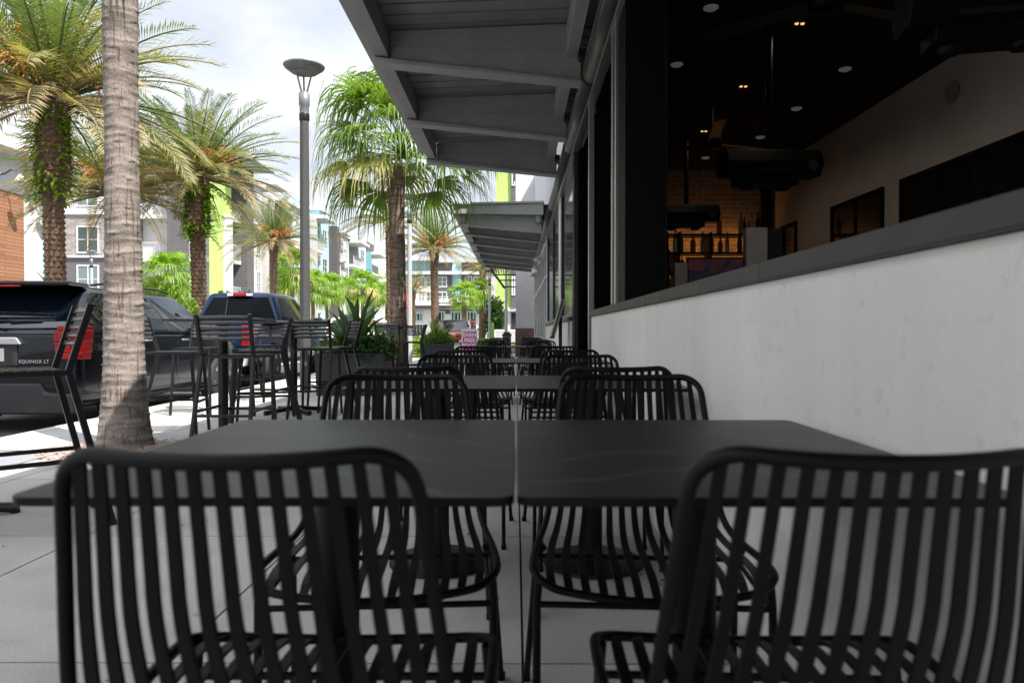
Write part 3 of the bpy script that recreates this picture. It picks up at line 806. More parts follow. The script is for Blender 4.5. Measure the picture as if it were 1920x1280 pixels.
for ri, (rn, yn, yt, yf) in enumerate(rows):
    for side, sx in (('left', -1), ('right', 1)):
        cx = sx * .3117 + (.003 if ri else 0)
        lab = 'dark patio table left of the seam in the %s' % rn if sx < 0 else 'dark patio table against the white wall in the %s' % rn
        if table0 is None: table0 = make_table(lab); o = table0; o.location = (cx, yt, 0)
        else: o = dup(table0, lab, (cx, yt, 0))
        o.rotation_euler = (0, 0, R(jit.uniform(-.25, .25)) if ri else 0)
        for which, y, rz in (('near', yn, 0), ('far', yf, PI)):
            q = 0 if ri == 0 and which == 'near' else jit.uniform(-3, 3)
            ccx = cx + jit.uniform(-.015, .015)
            if ri == 0 and which == 'near': ccx = -.279 if sx < 0 else .356; q = 0 if sx < 0 else -2
            if ri == 0 and which == 'far': q = 4 if sx < 0 else -3; ccx = cx + (.0 if sx < 0 else -.01)
            if ri == 1 and which == 'near': ccx = -.36 if sx < 0 else .335
            if ri == 2 and which == 'near': ccx = cx + (-.03 if sx < 0 else .03)
            lab = 'black slatted chair on the %s side of the %s table, %s' % (which, side, rn)
            if ri == 0 and which == 'near': lab = 'blurred black slatted chair at the very front, %s' % ('left of centre' if sx < 0 else 'cut by the right frame edge')
            if chair0 is None: chair0 = make_chair(lab); o = chair0; o.location = (ccx, y, 0); o.rotation_euler = (0, 0, R(q))
            else: dup(chair0, lab, (ccx, y, 0), rz + R(q))

# ================================================================== BAR TABLES AND STOOLS
def make_stool(label):
    t = thing('bar_stool', label, 'bar stool', group='tall black metal bar stools')
    b = MB()
    for k in range(8):
        y = .03 + .048 * k; b.box(-.195, .195, y, y + .038, .752, .762)
    b.build('seat', M_bar, t, bevel=.002)
    b = MB(); b.box(-.215, -.19, 0, .43, .735, .758); b.box(.19, .215, 0, .43, .735, .758); b.box(-.19, .19, .405, .43, .735, .75); b.box(-.19, .19, 0, .025, .735, .75); b.build('seat_frame', M_bar, t)
    for s in (-1, 1):
        b = MB(); b.beam((s * .2, .01, .75), (s * .205, -.085, 1.075), .026, .03, up=(0, 1, 0)); b.build('back_post', M_bar, t, bevel=.003)
        b = MB(); b.beam((s * .2, .01, .752), (s * .225, -.17, 0), .026, .03, up=(0, 1, 0)); b.build('leg', M_bar, t, bevel=.003)
        b = MB(); b.beam((s * .2, .41, .74), (s * .225, .455, 0), .026, .026, up=(0, 1, 0)); b.build('leg', M_bar, t, bevel=.003)
    for k in range(5):
        z = .885 + .041 * k; b = MB(); n = 8; vs = []; dz = .0155
        for j in range(n + 1):
            u = -1 + 2 * j / n; x = u * .188; y = .01 - .095 * (z - .75) / .325 - .022 * (1 - u * u)
            for (a, c_) in ((-.002, -dz), (.002, -dz), (.002, dz), (-.002, dz)): vs.append((x, y + a - c_ * .42, z + c_))
        fs = [(j * 4 + q, j * 4 + (q + 1) % 4, j * 4 + 4 + (q + 1) % 4, j * 4 + 4 + q) for j in range(n) for q in range(4)]
        b.add(vs, fs, True); b.build('back_slat', M_slatlit, t)
    b = MB(); b.beam((0, -.045, .87), (0, -.105, 1.07), .02, .004, up=(0, 1, 0)); b.build('centre_strap', M_bar, t)
    b = MB(); z = .3
    b.beam((-.215, .435, z), (.215, .435, z), .02, .02); b.beam((-.215, -.095, z), (.215, -.095, z), .02, .02)
    for s in (-1, 1): b.beam((s * .215, -.095, z + .03), (s * .215, .435, z + .03), .02, .02)
    b.build('footrest', M_bar, t)
    return t
def make_bartable(label):
    t = thing('bar_table', label, 'bar table', group='tall bar tables on the pavement')
    b = MB(); b.prism(rrect(.38, .38, .02), 1.022, 1.04, 'z'); b.build('tabletop', M_top, t, bevel=.002)
    b = MB(); b.lathe([(.04, .05), (.04, 1.0)], 20); b.box(-.2, .2, -.02, .02, .995, 1.021); b.box(-.02, .02, -.2, .2, .99, 1.015); b.build('column', M_bar, t)
    for k in range(4):
        a = R(45 + 90 * k) if False else R(20 + 90 * k); M_ = Matrix.Rotation(a, 3, 'Z'); b = MB()
        pts = [M_ @ Vector(p) for p in [(.0, 0, .062), (.12, 0, .05), (.25, 0, .035), (.36, 0, .028)]]
        b.tube(pts, [.036, .03, .026, .028], 10); b.lathe([(.022, 0), (.022, .02)], 10, M_ @ Vector((.345, 0, 0))); b.build('foot', M_bar, t)
    return t
bt0 = make_bartable('tall bar table cut off by the left frame edge'); bt0.location = (-2.93, 3.55, 0)
T1 = dup(bt0, 'tall bar table nearest the palm trunk, seen behind a stool', (-2.42, 5.85, 0), R(12))
T2 = dup(bt0, 'tall bar table before the grey planter and lamp post', (-2.57, 8.2, 0), R(25))
T3 = dup(bt0, 'tall bar table beside the fan palm trunk, farther planter behind', (-2.25, 12.9, 0), R(5))
st = None
# (x, y, facing direction in degrees: 0 = away from the camera)
S = [(-2.24, 3.5, 131, 'bar stool at far left with light back slats, before the dark car tail'),
     (-3.36, 6.5, -80, 'bar stool seen side-on just right of the palm trunk'),
     (-2.23, 5.47, 0, 'bar stool with its dark back towards the camera, before the blue pickup'),
     (-2.28, 6.95, 106, 'side-on bar stool between the pickup and the lamp post'),
     (-3.66, 8.4, 180, 'bar stool with bright back slats left of the dark-backed stool'),
     (-2.70, 7.72, 178, 'bar stool with bright back slats at the pickup tail lamp'),
     (-3.45, 9.9, 165, 'bar stool low at the kerb between the pickup and the lamp post'),
     (-2.22, 7.72, 2, 'dark-backed bar stool in front of the lamp post'),
     (-2.02, 8.62, 122, 'bar stool with sky-lit slats before the big planter'),
     (-2.18, 12.1, -3, 'dark-backed bar stool in front of the fan palm trunk'),
     (-1.72, 13.0, 95, 'bar stool turned left by the farther planter'),
     (-1.98, 13.65, 150, 'bar stool on the far side of the farthest bar table'),
     (-2.72, 12.9, -90, 'bar stool between the two planters, turned right')]
for (x, y, a, lab) in S:
    if st is None: st = make_stool(lab); st.location = (x, y, 0); st.rotation_euler = (0, 0, R(a))
    else: dup(st, lab, (x, y, 0), R(a))

# ================================================================== PLANTERS
M_planter = mat('charcoal_planter', (.028, .028, .031), .6, var=.15, scale=4, bump=.05)
def leafcloud(b, c, rad, n, size, rng, flat=.5, gap=True, mi=0):
    seeds = rng.random() * 100
    k = 0; tries = 0
    while k < n and tries < n * 5:
        tries += 1
        v = Vector((rng.gauss(0, 1), rng.gauss(0, 1), rng.gauss(0, 1))).normalized() * (rng.random() ** .45)
        if gap and noise.noise(v * 2.3 + Vector((seeds, 0, 0))) < -.12: continue
        r_ = 1 + .25 * noise.noise(v * 3 + Vector((0, seeds, 0)))
        p = Vector(c) + Vector((v.x * rad[0], v.y * rad[1], v.z * rad[2])) * r_
        d = (v + Vector((rng.gauss(0, .6), rng.gauss(0, .6), rng.gauss(.3, .6)))).normalized()
        s = d.cross(Vector((rng.gauss(0, 1), rng.gauss(0, 1), rng.gauss(0, 1)))).normalized()
        l = size * rng.uniform(.6, 1.3); w_ = l * flat * .5
        m_ = p + d * l * .5 + d.cross(s) * l * .08
        b.add([p, m_ + s * w_, p + d * l, m_ - s * w_], [(0, 1, 2, 3)], mi=mi); k += 1
def blade(b, p, az, tilt, L, wd, rng, droop=.6, seg=6, mi=0):
    d = Vector((math.cos(az), math.sin(az), 0)); s = Vector((-d.y, d.x, 0)); q = Vector(p); ang = tilt; vs = []
    for k in range(seg + 1):
        t = k / seg; ww = wd * (math.sin(PI * min(1, .18 + .82 * t)) ** .6 + .02) * .5
        if k == seg: ww = .001
        up = Vector((-d.x * math.sin(ang), -d.y * math.sin(ang), math.cos(ang)))
        vs += [q - s * ww + up * ww * .35, q, q + s * ww + up * ww * .35]
        q = q + (d * math.cos(ang) + Vector((0, 0, 1)) * math.sin(ang)) * L / seg; ang -= droop / seg * (1 + t)
    fs = []
    for k in range(seg):
        o = 3 * k; fs += [(o, o + 1, o + 4, o + 3), (o + 1, o + 2, o + 5, o + 4)]
    b.add(vs, fs, True, mi)
def planter(label, x, y, wx, wy, h):
    t = thing('planter', label, 'planter', (x, y, 0), 0, 'charcoal box planters')
    b = MB(); b.prism([(-wx / 2 + .02, 0), (wx / 2 - .02, 0), (wx / 2, h), (wx / 2 - .04, h), (wx / 2 - .04, h - .08), (-wx / 2 + .04, h - .08), (-wx / 2 + .04, h), (-wx / 2, h)], -wy / 2, wy / 2, 'y')
    b.box(-wx / 2 + .04, wx / 2 - .04, -wy / 2 + .001, -wy / 2 + .04, h - .08, h - .001); b.box(-wx / 2 + .04, wx / 2 - .04, wy / 2 - .04, wy / 2 - .001, h - .08, h - .001)
    b.build('box', M_planter, t, bevel=.006)
    b = MB(); b.box(-wx / 2 + .041, wx / 2 - .041, -wy / 2 + .041, wy / 2 - .041, h - .079, h - .04); b.build('soil', M_soil, t)
planter('charcoal box planter behind the lamp post and stools, larger in the picture', -2.44, 10.75, 1.02, .72, .625)
planter('charcoal box planter farther off, left of the pink sign', -2.02, 18.3, .8, .8, .645)
rng = random.Random(3)
def strelitzia(label, x, y, z, n, L, mats_, wd=.09, spread=.35):
    t = thing('spiky_plant', label, 'plant', (x, y, z), 0)
    b = MB()
    for k in range(n):
        blade(b, (rng.gauss(0, .07), rng.gauss(0, .07), -.03), rng.random() * 2 * PI, R(rng.uniform(42, 86)), L * rng.uniform(.65, 1.1), wd * rng.uniform(.7, 1.2), rng, droop=rng.uniform(.1, 1.1))
    b.build('leaves', mats_, t, recalc=False); return t
strelitzia('large spiky blue-green plant in the planter behind the lamp post', -2.5, 10.8, .6, 30, 1.0, M_agave, .115)
strelitzia('arching narrow-leaved grassy plant at the right end of that planter', -2.12, 10.75, .6, 90, .6, mat('arching_leaf', (.05, .1, .03), .4, trans=.3), .022)
strelitzia('spiky yellow-green plant in the farther planter', -2.05, 18.3, .62, 70, .75, mat('yellow_blade', (.13, .19, .05), .45, trans=.3), .045)
def undergrowth(label, x, y, z, rad, n, m, sz=.075):
    b = MB(); leafcloud(b, (0, 0, rad[2] * .5), rad, n, sz, rng, .55, False)
    return tag(b.build('foliage', m, recalc=False, loc=(x, y, z)), label, 'plant')
undergrowth('glossy dark leafy filler along the near planter', -2.3, 10.7, .56, (.5, .36, .2), 2600, M_shrubdark)
undergrowth('brighter leafy filler at the left of the near planter', -2.72, 10.65, .58, (.25, .3, .15), 700, mat('mid_leaf', (.08, .15, .03), .45, trans=.3))
undergrowth('mixed leafy filler in the farther planter', -2.02, 18.3, .6, (.42, .4, .2), 1300, mat('mid_leaf2', (.1, .17, .04), .45, trans=.3), .09)
for (x, z, lab, c) in ((-2.64, .66, 'red flower low in the near planter', (.6, .06, .02)), (-2.3, .67, 'lilac flower low in the near planter', (.35, .2, .55))):
    b = MB(); 
    for k in range(7):
        a = 2 * PI * k / 7; blade(b, (0, 0, 0), a, R(35), .05, .035, rng, droop=.5, seg=3)
    tag(b.build('flower', mat('petal_' + lab[:3], c, .6), recalc=False, loc=(x, 10.36, z)), lab, 'flower')

# ================================================================== STREET LAMPS
def lamp(label, x, y, z0=0.0, rz=0.0, tall=True, mpole=M_conclamp):
    t = thing('street_lamp', label, 'street lamp', (x, y, z0), rz, 'ring-topped street lamps')
    b = MB(); n = 8
    b.lathe([(.088, 0), (.086, .05), (.072, 3.75), (.070, 4.2)], 8, smooth=False); b.build('pole', mpole, t, recalc=False)
    b = MB(); b.lathe([(.074, 4.2), (.078, 4.22), (.078, 4.30), (.074, 4.31)], 20); b.build('black_band', M_bar, t)
    b = MB(); b.lathe([(.07, 4.31), (.07, 4.42), (.082, 4.44), (.082, 4.62), (.05, 4.64)], 24); b.build('sleeve', M_lampmetal, t)
    for a in (R(200), R(20), R(110)):
        b = MB(); b.tube([(.03 * math.cos(a), .03 * math.sin(a), 4.6), (.1 * math.cos(a), .1 * math.sin(a), 4.88), (.12 * math.cos(a), .12 * math.sin(a), 4.98)], .014, 8); b.build('arm', M_lampmetal, t)
    b = MB(); b.lathe([(.0, 4.94), (.17, 4.94), (.2, 4.94), (.30, 5.015), (.315, 5.04), (.29, 5.055), (.1, 5.065), (0, 5.065)], 36); hd = b.build('lamp_head', M_lampmetal, t)
    b = MB(); b.lathe([(.0, 4.932), (.15, 4.932), (.15, 4.939)], 28)
    for k in range(9): b.box(-.13, .13, -.125 + .03 * k, -.117 + .03 * k, 4.922, 4.933)
    b.build('lens', mat('lens_grille', (.35, .35, .33), .5), hd)
    return t
L1 = lamp('tall street lamp with a speckled concrete pole between pickup and planter', -3.27, 11.0)
L2 = lamp('street lamp right of the fan palm trunk, its head under the fronds', -3.2, 21.4, 0, R(30), mpole=mat('pale_pole', (.42, .42, .42), .7, var=.1))
for (px, d, pz, lab) in ((170, 36, 470, 'small street lamp left of the near palm trunk, before the grey apartments'), (355, 45, 500, 'white street lamp at the foot of the dark brown column'), (590, 62, 537, 'small street lamp just right of the tall lamp post'), (918, 38, 506, 'pale street lamp beside the far green upright sign'), (949, 37, 470, 'pale pole lamp above the grey litter bin')):
    o = dup(L2, lab, (PX(px, d), d, PZ(pz, d) - 5.05), R(px)); 
# bin at the foot of that pole
t = thing('litter_bin', 'grey square litter bin at the foot of the pale pole', 'bin', (-.33, 26.4, 0))
b = MB(); b.prism([(-.14, .0), (.14, 0), (.16, .8), (-.16, .8)], -.16, .16, 'y'); b.build('body', mat('bin_grey', (.1, .11, .12), .5), t, bevel=.01)
b = MB(); b.box(-.18, .18, -.18, .18, .8, .86); b.box(-.13, .13, -.13, .13, .86, .93); b.build('lid', M_planter, t, bevel=.01)

# ================================================================== PINK SIGN
sg = thing('pavement_sign', 'pink pavement sign in a white frame reading EARN FREE FOOD', 'sign', (-1.43, 22, 0))
b = MB(); W = .25
b.box(-W, -W + .035, -.03, .0, .05, 1.03); b.box(W - .035, W, -.03, 0, .05, 1.03); b.box(-W + .035, W - .035, -.03, 0, .95, 1.03); b.box(-W + .035, W - .035, -.03, 0, .28, .33)
b.box(-W - .02, W + .02, -.2, .2, 0, .05); b.box(-.07, .05, -.02, .0, 1.03, 1.08); b.build('frame', M_white, sg, bevel=.004)
b = MB(); b.box(-W + .035, W - .035, -.025, -.005, .33, .95); pn = b.build('panel', mat('pink_panel', (.62, .05, .32), .5), sg)
for k, wd in enumerate(('EARN', 'FREE', 'FOOD')):
    o = text_mesh(wd, .165, M_white, 'lettering', pn, .004, bold=.007); o.location = (0, -.03, .84 - .165 * k); o.rotation_euler = (R(90), 0, 0)
# ================================================================== NEAR PALM TRUNK
def ring_trunk(rad_fn, H, rng, nring=260, n=40, lean=(0, 0), ringstep=.075, amp=.018):
    b = MB(); vs = []
    rings = []; z = 0
    while z < H:
        rings.append(z); z += ringstep * rng.uniform(.7, 1.35)
    ph = [rng.random() * 6.28 for _ in rings]
    N = nring
    for i in range(N + 1):
        z = H * i / N
        # nearest ring scar below
        for k in range(n):
            a = 2 * PI * k / n
            best = 9
            zz = z + .012 * math.sin(2 * a + z * 3) + .018 * noise.noise(Vector((math.cos(a) * 1.5, math.sin(a) * 1.5, z * 4)))
            lo = 0
            for j, rz in enumerate(rings):
                if rz <= zz: lo = j
                else: break
            d = zz - rings[lo]; st = (rings[lo + 1] - rings[lo]) if lo + 1 < len(rings) else ringstep
            prof = (d / st)
            r = rad_fn(z) + amp * (max(0, 1 - abs(prof - .08) / .14)) * (.35 + 1.2 * max(0, noise.noise(Vector((math.cos(a) * 2.2, math.sin(a) * 2.2, rings[lo] * 9 + ph[lo]))))) \
                + .006 * noise.noise(Vector((math.cos(a) * 3, math.sin(a) * 3, z * 5)))
            vs.append((r * math.cos(a) + lean[0] * z, r * math.sin(a) + lean[1] * z, z))
    fs = [(i * n + k, i * n + (k + 1) % n, (i + 1) * n + (k + 1) % n, (i + 1) * n + k) for i in range(N) for k in range(n)]
    b.add(vs, fs, True); return b
def trunkmat(name, c0, c1, crack):
    m = bpy.data.materials.new(name); m.use_nodes = True; t = m.node_tree; b = t.nodes['Principled BSDF']; L = t.links.new
    b.inputs['Roughness'].default_value = .92; b.inputs['Specular IOR Level'].default_value = .2
    g = t.nodes.new('ShaderNodeTexCoord')
    def nz(sx, sy, sz, sc_, det):
        mp = t.nodes.new('ShaderNodeMapping'); mp.inputs['Scale'].default_value = (sx, sy, sz); L(g.outputs['Object'], mp.inputs[0])
        n = t.nodes.new('ShaderNodeTexNoise'); n.inputs['Scale'].default_value = sc_; n.inputs['Detail'].default_value = det; L(mp.outputs[0], n.inputs['Vector']); return n
    a = nz(1, 1, 5, 5, 8); rp = t.nodes.new('ShaderNodeValToRGB'); rp.color_ramp.elements[0].position = .35; rp.color_ramp.elements[1].position = .62
    rp.color_ramp.elements[0].color = (*c0, 1); rp.color_ramp.elements[1].color = (*c1, 1); L(a.outputs['Fac'], rp.inputs[0])
    v = nz(1, 1, .09, 42, 4); rp2 = t.nodes.new('ShaderNodeValToRGB'); rp2.color_ramp.elements[0].position = .34; rp2.color_ramp.elements[1].position = .42
    rp2.color_ramp.elements[0].color = (*crack, 1); rp2.color_ramp.elements[1].color = (1, 1, 1, 1); L(v.outputs['Fac'], rp2.inputs[0])
    mm = t.nodes.new('ShaderNodeMix'); mm.data_type = 'RGBA'; mm.blend_type = 'MULTIPLY'; mm.inputs['Factor'].default_value = 1
    L(rp.outputs[0], mm.inputs['A']); L(rp2.outputs[0], mm.inputs['B'])
    # fine fibre lines both ways
    f = nz(1, 1, .3, 150, 3); rp3 = t.nodes.new('ShaderNodeValToRGB'); rp3.color_ramp.elements[0].position = .38; rp3.color_ramp.elements[1].position = .55
    rp3.color_ramp.elements[0].color = (.6, .58, .56, 1); rp3.color_ramp.elements[1].color = (1, 1, 1, 1); L(f.outputs['Fac'], rp3.inputs[0])
    m2 = t.nodes.new('ShaderNodeMix'); m2.data_type = 'RGBA'; m2.blend_type = 'MULTIPLY'; m2.inputs['Factor'].default_value = .8
    L(mm.outputs['Result'], m2.inputs['A']); L(rp3.outputs[0], m2.inputs['B']); L(m2.outputs['Result'], b.inputs['Base Color'])
    bp = t.nodes.new('ShaderNodeBump'); bp.inputs['Strength'].default_value = .7; bp.inputs['Distance'].default_value = .006
    ad = t.nodes.new('ShaderNodeMath'); ad.operation = 'ADD'; L(rp2.outputs[0], ad.inputs[0]); L(f.outputs['Fac'], ad.inputs[1]); L(ad.outputs[0], bp.inputs['Height']); L(bp.outputs[0], b.inputs['Normal'])
    return m
M_trunk = trunkmat('ringed_palm_trunk', (.15, .125, .11), (.31, .27, .24), (.55, .5, .47))
M_trunkdark = trunkmat('ringed_trunk_brown', (.12, .085, .065), (.26, .2, .16), (.4, .36, .33))
rng = random.Random(7)
def fan_crown(b, c, nleaf, pet, seglen, rng, nseg=34, width=.026, spread=1.35, low=-50, high=85, droop=1.0, mi_alt=1, alt=.12):
    for q in range(nleaf):
        az = rng.random() * 2 * PI if nleaf < 6 else 2 * PI * q * .381966 + rng.uniform(-.25, .25)
        el = R(high + (low - high) * ((q + .5) / nleaf) ** .9 + rng.uniform(-8, 8))
        mi = mi_alt if rng.random() < alt and el < 0 else 0
        pl = pet * rng.uniform(.8, 1.15)
        P = []; p = Vector(c); ang = el + .35
        for k in range(6):
            P.append(p.copy()); p = p + Vector((math.cos(az) * math.cos(ang), math.sin(az) * math.cos(ang), math.sin(ang))) * pl / 5; ang -= .16
        b.tube(P, [.018, .015, .012, .010, .009, .008], 5, mi=mi)
        hub = P[-1]; d0 = (P[-1] - P[-2]).normalized()
        sd = d0.cross(Vector((0, 0, 1)))
        if sd.length < .1: sd = Vector((-math.sin(az), math.cos(az), 0))
        sd.normalize(); up = sd.cross(d0).normalized()
        for s in range(nseg):
            th = (s / (nseg - 1) - .5) * 2 * spread
            if rng.random() < .1: continue
            L = seglen * (1 - .28 * abs(th / spread)) * rng.uniform(.7, 1.1)
            d = (d0 * math.cos(th) + sd * math.sin(th) + up * (.10 + .12 * abs(math.sin(th)))).normalized()
            pts = [hub + d * L * .0]; cur = d.copy(); p = hub.copy(); nstep = 6
            for k in range(nstep):
                p = p + cur * L / nstep; pts.append(p.copy())
                gr = (.08, .35, .8, 1.2, 1.4, 1.4)[k] * droop * rng.uniform(.8, 1.2)
                cur = (cur + Vector((0, 0, -1)) * gr).normalized()
            vs = []
            for k, pt in enumerate(pts):
                wv = width * (.35, .8, 1, .75, .5, .3, .05)[k] * (1 + seglen * .3)
                nn = (pts[min(k + 1, 6)] - pts[max(k - 1, 0)]).normalized()
                w_ = nn.cross(up); 
                if w_.length < .2: w_ = sd
                w_ = w_.normalized() * wv * .5
                vs += [pt - w_, pt + w_]
            b.add(vs, [(2 * k, 2 * k + 1, 2 * k + 3, 2 * k + 2) for k in range(6)], True, mi)
def near_palm():
    t = thing('palm_tree', 'grey ringed palm trunk nearest the camera, rising out of the frame', 'palm tree', (-3.165, 5.72, 0))
    def rad(z): return .139 + .08 * math.exp(-z / .34) + .006 * math.sin(z * 2) - .004 * z
    b = ring_trunk(rad, 5.6, rng, 420, 44, (-.004, 0)); b.build('trunk', M_trunk, t, recalc=False)
    b = MB(); fan_crown(b, (0, 0, 5.7), 34, .9, .95, rng); b.build('crown', [M_fan, M_fanyellow], t, recalc=False)
near_palm()
# tree pit: steel grate and pebbles
gt = thing('tree_grate', 'slotted steel grate in the pavement beside the palm trunk', 'tree grate', (-3.75, 5.2, 0))
b = MB(); y = -.52
while y < .30:
    b.box(-.75, .22, y, y + .014, .004, .012); y += .026
b.build('bars', mat('grate_steel', (.5, .52, .55), .5, metal=.5), gt, recalc=False)
b = MB(); b.box(-.8, -.75, -.55, .33, .003, .014); b.box(-.75, .22, -.55, -.522, .003, .014); b.box(-.75, .22, .302, .33, .003, .014); b.box(-.75, .22, -.52, .30, .0015, .003); b.build('edge', M_planter, gt)
b = MB()
for _ in range(700):
    a = rng.random() * 6.28; r_ = .22 + .33 * rng.random() ** .8; s = rng.uniform(.008, .02); x, y = r_ * math.cos(a), r_ * math.sin(a) * .9
    h = s * .7; zz = .006 + rng.uniform(0, .02)
    b.add([(x - s, y, zz), (x, y - s, zz), (x + s, y, zz), (x, y + s, zz), (x, y, zz + h)], [(0, 1, 4), (1, 2, 4), (2, 3, 4), (3, 0, 4)])
tag(b.build('gravel', mat('pink_gravel', (.34, .23, .19), .85, var=.4, scale=50), recalc=False, loc=(-3.2, 5.6, 0)), 'pinkish gravel scattered round the foot of the near palm', 'gravel', kind='stuff')

# ================================================================== FAN PALM (middle)
t = thing('palm_tree', 'fan palm with long drooping green fronds hanging beside the canopy', 'palm tree', (PX(748, 13.9), 13.9, 0))
b = ring_trunk(lambda z: .172 + .05 * math.exp(-z / .4) - .008 * z + (.05 * max(0, z - 3.2)), 4.15, rng, 200, 28, (-.012, 0), .06, .012); b.build('trunk', M_trunkdark, t, recalc=False)
rngf = random.Random(21)
b = MB(); fan_crown(b, (.06, 0, 4.35), 52, 1.2, 1.45, rngf, nseg=28, width=.032, spread=1.45, low=-28, high=80, droop=1.25, alt=.3)
b.build('crown', [M_fan, M_fanyellow], t, recalc=False)
b = MB()
for k in range(26):
    a = rngf.random() * 6.28; p = Vector((-.06, 0, 4.15)); dv = Vector((math.cos(a), math.sin(a), rngf.uniform(-.2, .5))).normalized(); pts = [p]
    for j in range(5): p = p + dv * .17; dv = (dv + Vector((0, 0, -.35))).normalized(); pts.append(p)
    b.tube(pts, .005, 4)
    for j in range(10):
        q = pts[2 + rngf.randrange(4)]; b.tube([q, q + Vector((rngf.gauss(0, .06), rngf.gauss(0, .06), -.1))], .004, 3)
b.build('flower_stalk', M_fanyellow, t, recalc=False)

# ================================================================== DATE PALMS
def frond(b, c, az, el, L, rng, mi, npair=44, leaf=.5, droop=1.1, curl=0.0):
    N = 14; P = []; p = Vector(c); ang = el; az0 = az
    for k in range(N + 1):
        P.append(p.copy()); t = k / N
        p = p + Vector((math.cos(az0) * math.cos(ang), math.sin(az0) * math.cos(ang), math.sin(ang))) * L / N
        ang -= droop / N * (.35 + 1.3 * t); az0 += curl / N
    b.tube(P, [.03 * (1 - .85 * k / N) * (L / 3) + .004 for k in range(N + 1)], 4, mi=mi, caps=False)
    for j in range(npair):
        t = .16 + .84 * j / (npair - 1); f = t * N; i = min(int(f), N - 1); q = P[i].lerp(P[i + 1], f - i)
        d = (P[i + 1] - P[i]).normalized(); sd = d.cross(Vector((0, 0, 1)))
        if sd.length < .1: sd = Vector((-math.sin(az), math.cos(az), 0))
        sd.normalize(); up = sd.cross(d).normalized()
        ll = leaf * (math.sin(PI * min(.97, .15 + .8 * t)) ** .6) * rng.uniform(.85, 1.1) * (L / 2.8)
        for s in (-1, 1):
            dr = (d * (.55 + .6 * t) + sd * s * .95 + up * rng.uniform(.05, .55)).normalized()
            e = q + dr * ll + Vector((0, 0, -ll * rng.uniform(.05, .22)))
            m_ = q + dr * ll * .5; w_ = up.cross(dr).normalized() * .0125 * (L / 2.8) + up * .006
            b.add([q, m_ + w_, e, m_ - w_], [(0, 1, 2, 3)], mi=mi)
def date_palm(label, x, y, H, L, seed, r=.2, fern=False, thick=True, nf=52, npair=44, gold=.24, fruit=True, z0=-.05, group=None):
    rg = random.Random(seed); t = thing('date_palm', label, 'palm tree', (x, y, z0), 0, group)
    H -= z0
    # trunk: diamond boots
    b = MB(); n = 54; N = int(H / .03); vs = []
    Hb = H - (1.75 if fern else .7) * (L / 3)
    for i in range(N + 1):
        z = H * i / N
        for k in range(n):
            a = 2 * PI * k / n; rr = r * (1 + .12 * math.exp(-z / .3))
            if z > Hb: rr = r * (1 + (.75 if fern else .35) * min(1, (z - Hb) / .4) * (1 - .35 * max(0, (z - Hb - .5)) / (H - Hb)))
            row = z / .13; ph = (k / n * 9 + .5 * math.floor(row)) % 1.0
            bump = (1 - abs(ph - .5) * 2) * (1 - (row % 1)); rr += (.05 if z < Hb else .08) * bump * (r / .2)
            vs.append((rr * math.cos(a) + .02 * math.sin(z), rr * math.sin(a), z))
    fs = [(i * n + k, i * n + (k + 1) % n, (i + 1) * n + (k + 1) % n, (i + 1) * n + k) for i in range(N) for k in range(n)]
    b.add(vs, fs, False); tr = b.build('trunk', M_boot, t, recalc=False)
    if fern:
        b = MB()
        for _ in range(620):
            a = rg.random() * 6.28; z = rg.uniform(Hb - .1, H - .2)
            if noise.noise(Vector((math.cos(a) * 1.3, math.sin(a) * 1.3, z * 1.2 + seed))) < -.1: continue
            rr = r * 1.6; p = Vector((rr * math.cos(a), rr * math.sin(a), z))
            blade(b, p, a + rg.uniform(-.6, .6), R(rg.uniform(-10, 50)), rg.uniform(.16, .42), .075, rg, droop=1.3, seg=4)
        b.build('fern', mat('fern_leaf', (.16, .27, .02), .5, trans=.35), t, recalc=False)
    b = MB(); c = (0, 0, H)
    for q in range(nf):
        f = (q + .5) / nf; az = 2.399963 * q + rg.uniform(-.2, .2)
        el = R(86 - 98 * f ** .85 + rg.uniform(-7, 7))
        mi = 0
        if f > 1 - gold: mi = 1 if rg.random() < .7 else 2
        elif f > .5 - gold / 2: mi = 2 if rg.random() < .45 else 0
        frond(b, Vector(c) + Vector((math.cos(az), math.sin(az), 0)) * .08, az, el, L * rg.uniform(.85, 1.08) * (.8 if el > 1.2 else 1), rg, mi, npair, droop=.6 + .35 * math.cos(el), curl=rg.uniform(-.3, .3))
    b.build('crown', [M_leaf, M_leafgold, M_leafolive], t, recalc=False)
    if fruit:
        for q in range(6):
            b = MB(); az = rg.random() * 6.28; el = R(rg.uniform(35, 65)); p = Vector(c); pts = [p]; d = Vector((math.cos(az) * math.cos(el), math.sin(az) * math.cos(el), math.sin(el)))
            for j in range(5): p = p + d * L * .075; d = (d + Vector((0, 0, -.12))).normalized(); pts.append(p)
            b.tube(pts, .016 * L / 3, 5)
            for j in range(46):
                q0 = pts[3].lerp(pts[5], rg.random()); dd = (d + Vector((rg.gauss(0, .55), rg.gauss(0, .55), rg.gauss(-.3, .45)))).normalized(); ln = L * rg.uniform(.07, .17)
                b.tube([q0, q0 + dd * ln * .6, q0 + dd * ln + Vector((0, 0, -.3 * ln))], .006 * L / 3 * 1.3, 3, caps=False)
            b.build('fruit_stalk', M_fruit, t, recalc=False)
    return t
GP = 'date palms along the street'
date_palm('largest date palm, far left, with ferns on its swollen upper trunk', -10.75, 16.5, 6.3, 3.9, 1, .2, True, nf=92, npair=50, group=GP)
date_palm('date palm with ferny trunk top between the near trunk and the lamp post', -9.85, 22.0, 5.7, 3.2, 2, .2, True, nf=80, npair=46, group=GP)
date_palm('date palm half hidden behind the near grey trunk', -12.9, 23.0, 5.4, 3.3, 3, .2, False, nf=70, npair=42, group=GP)
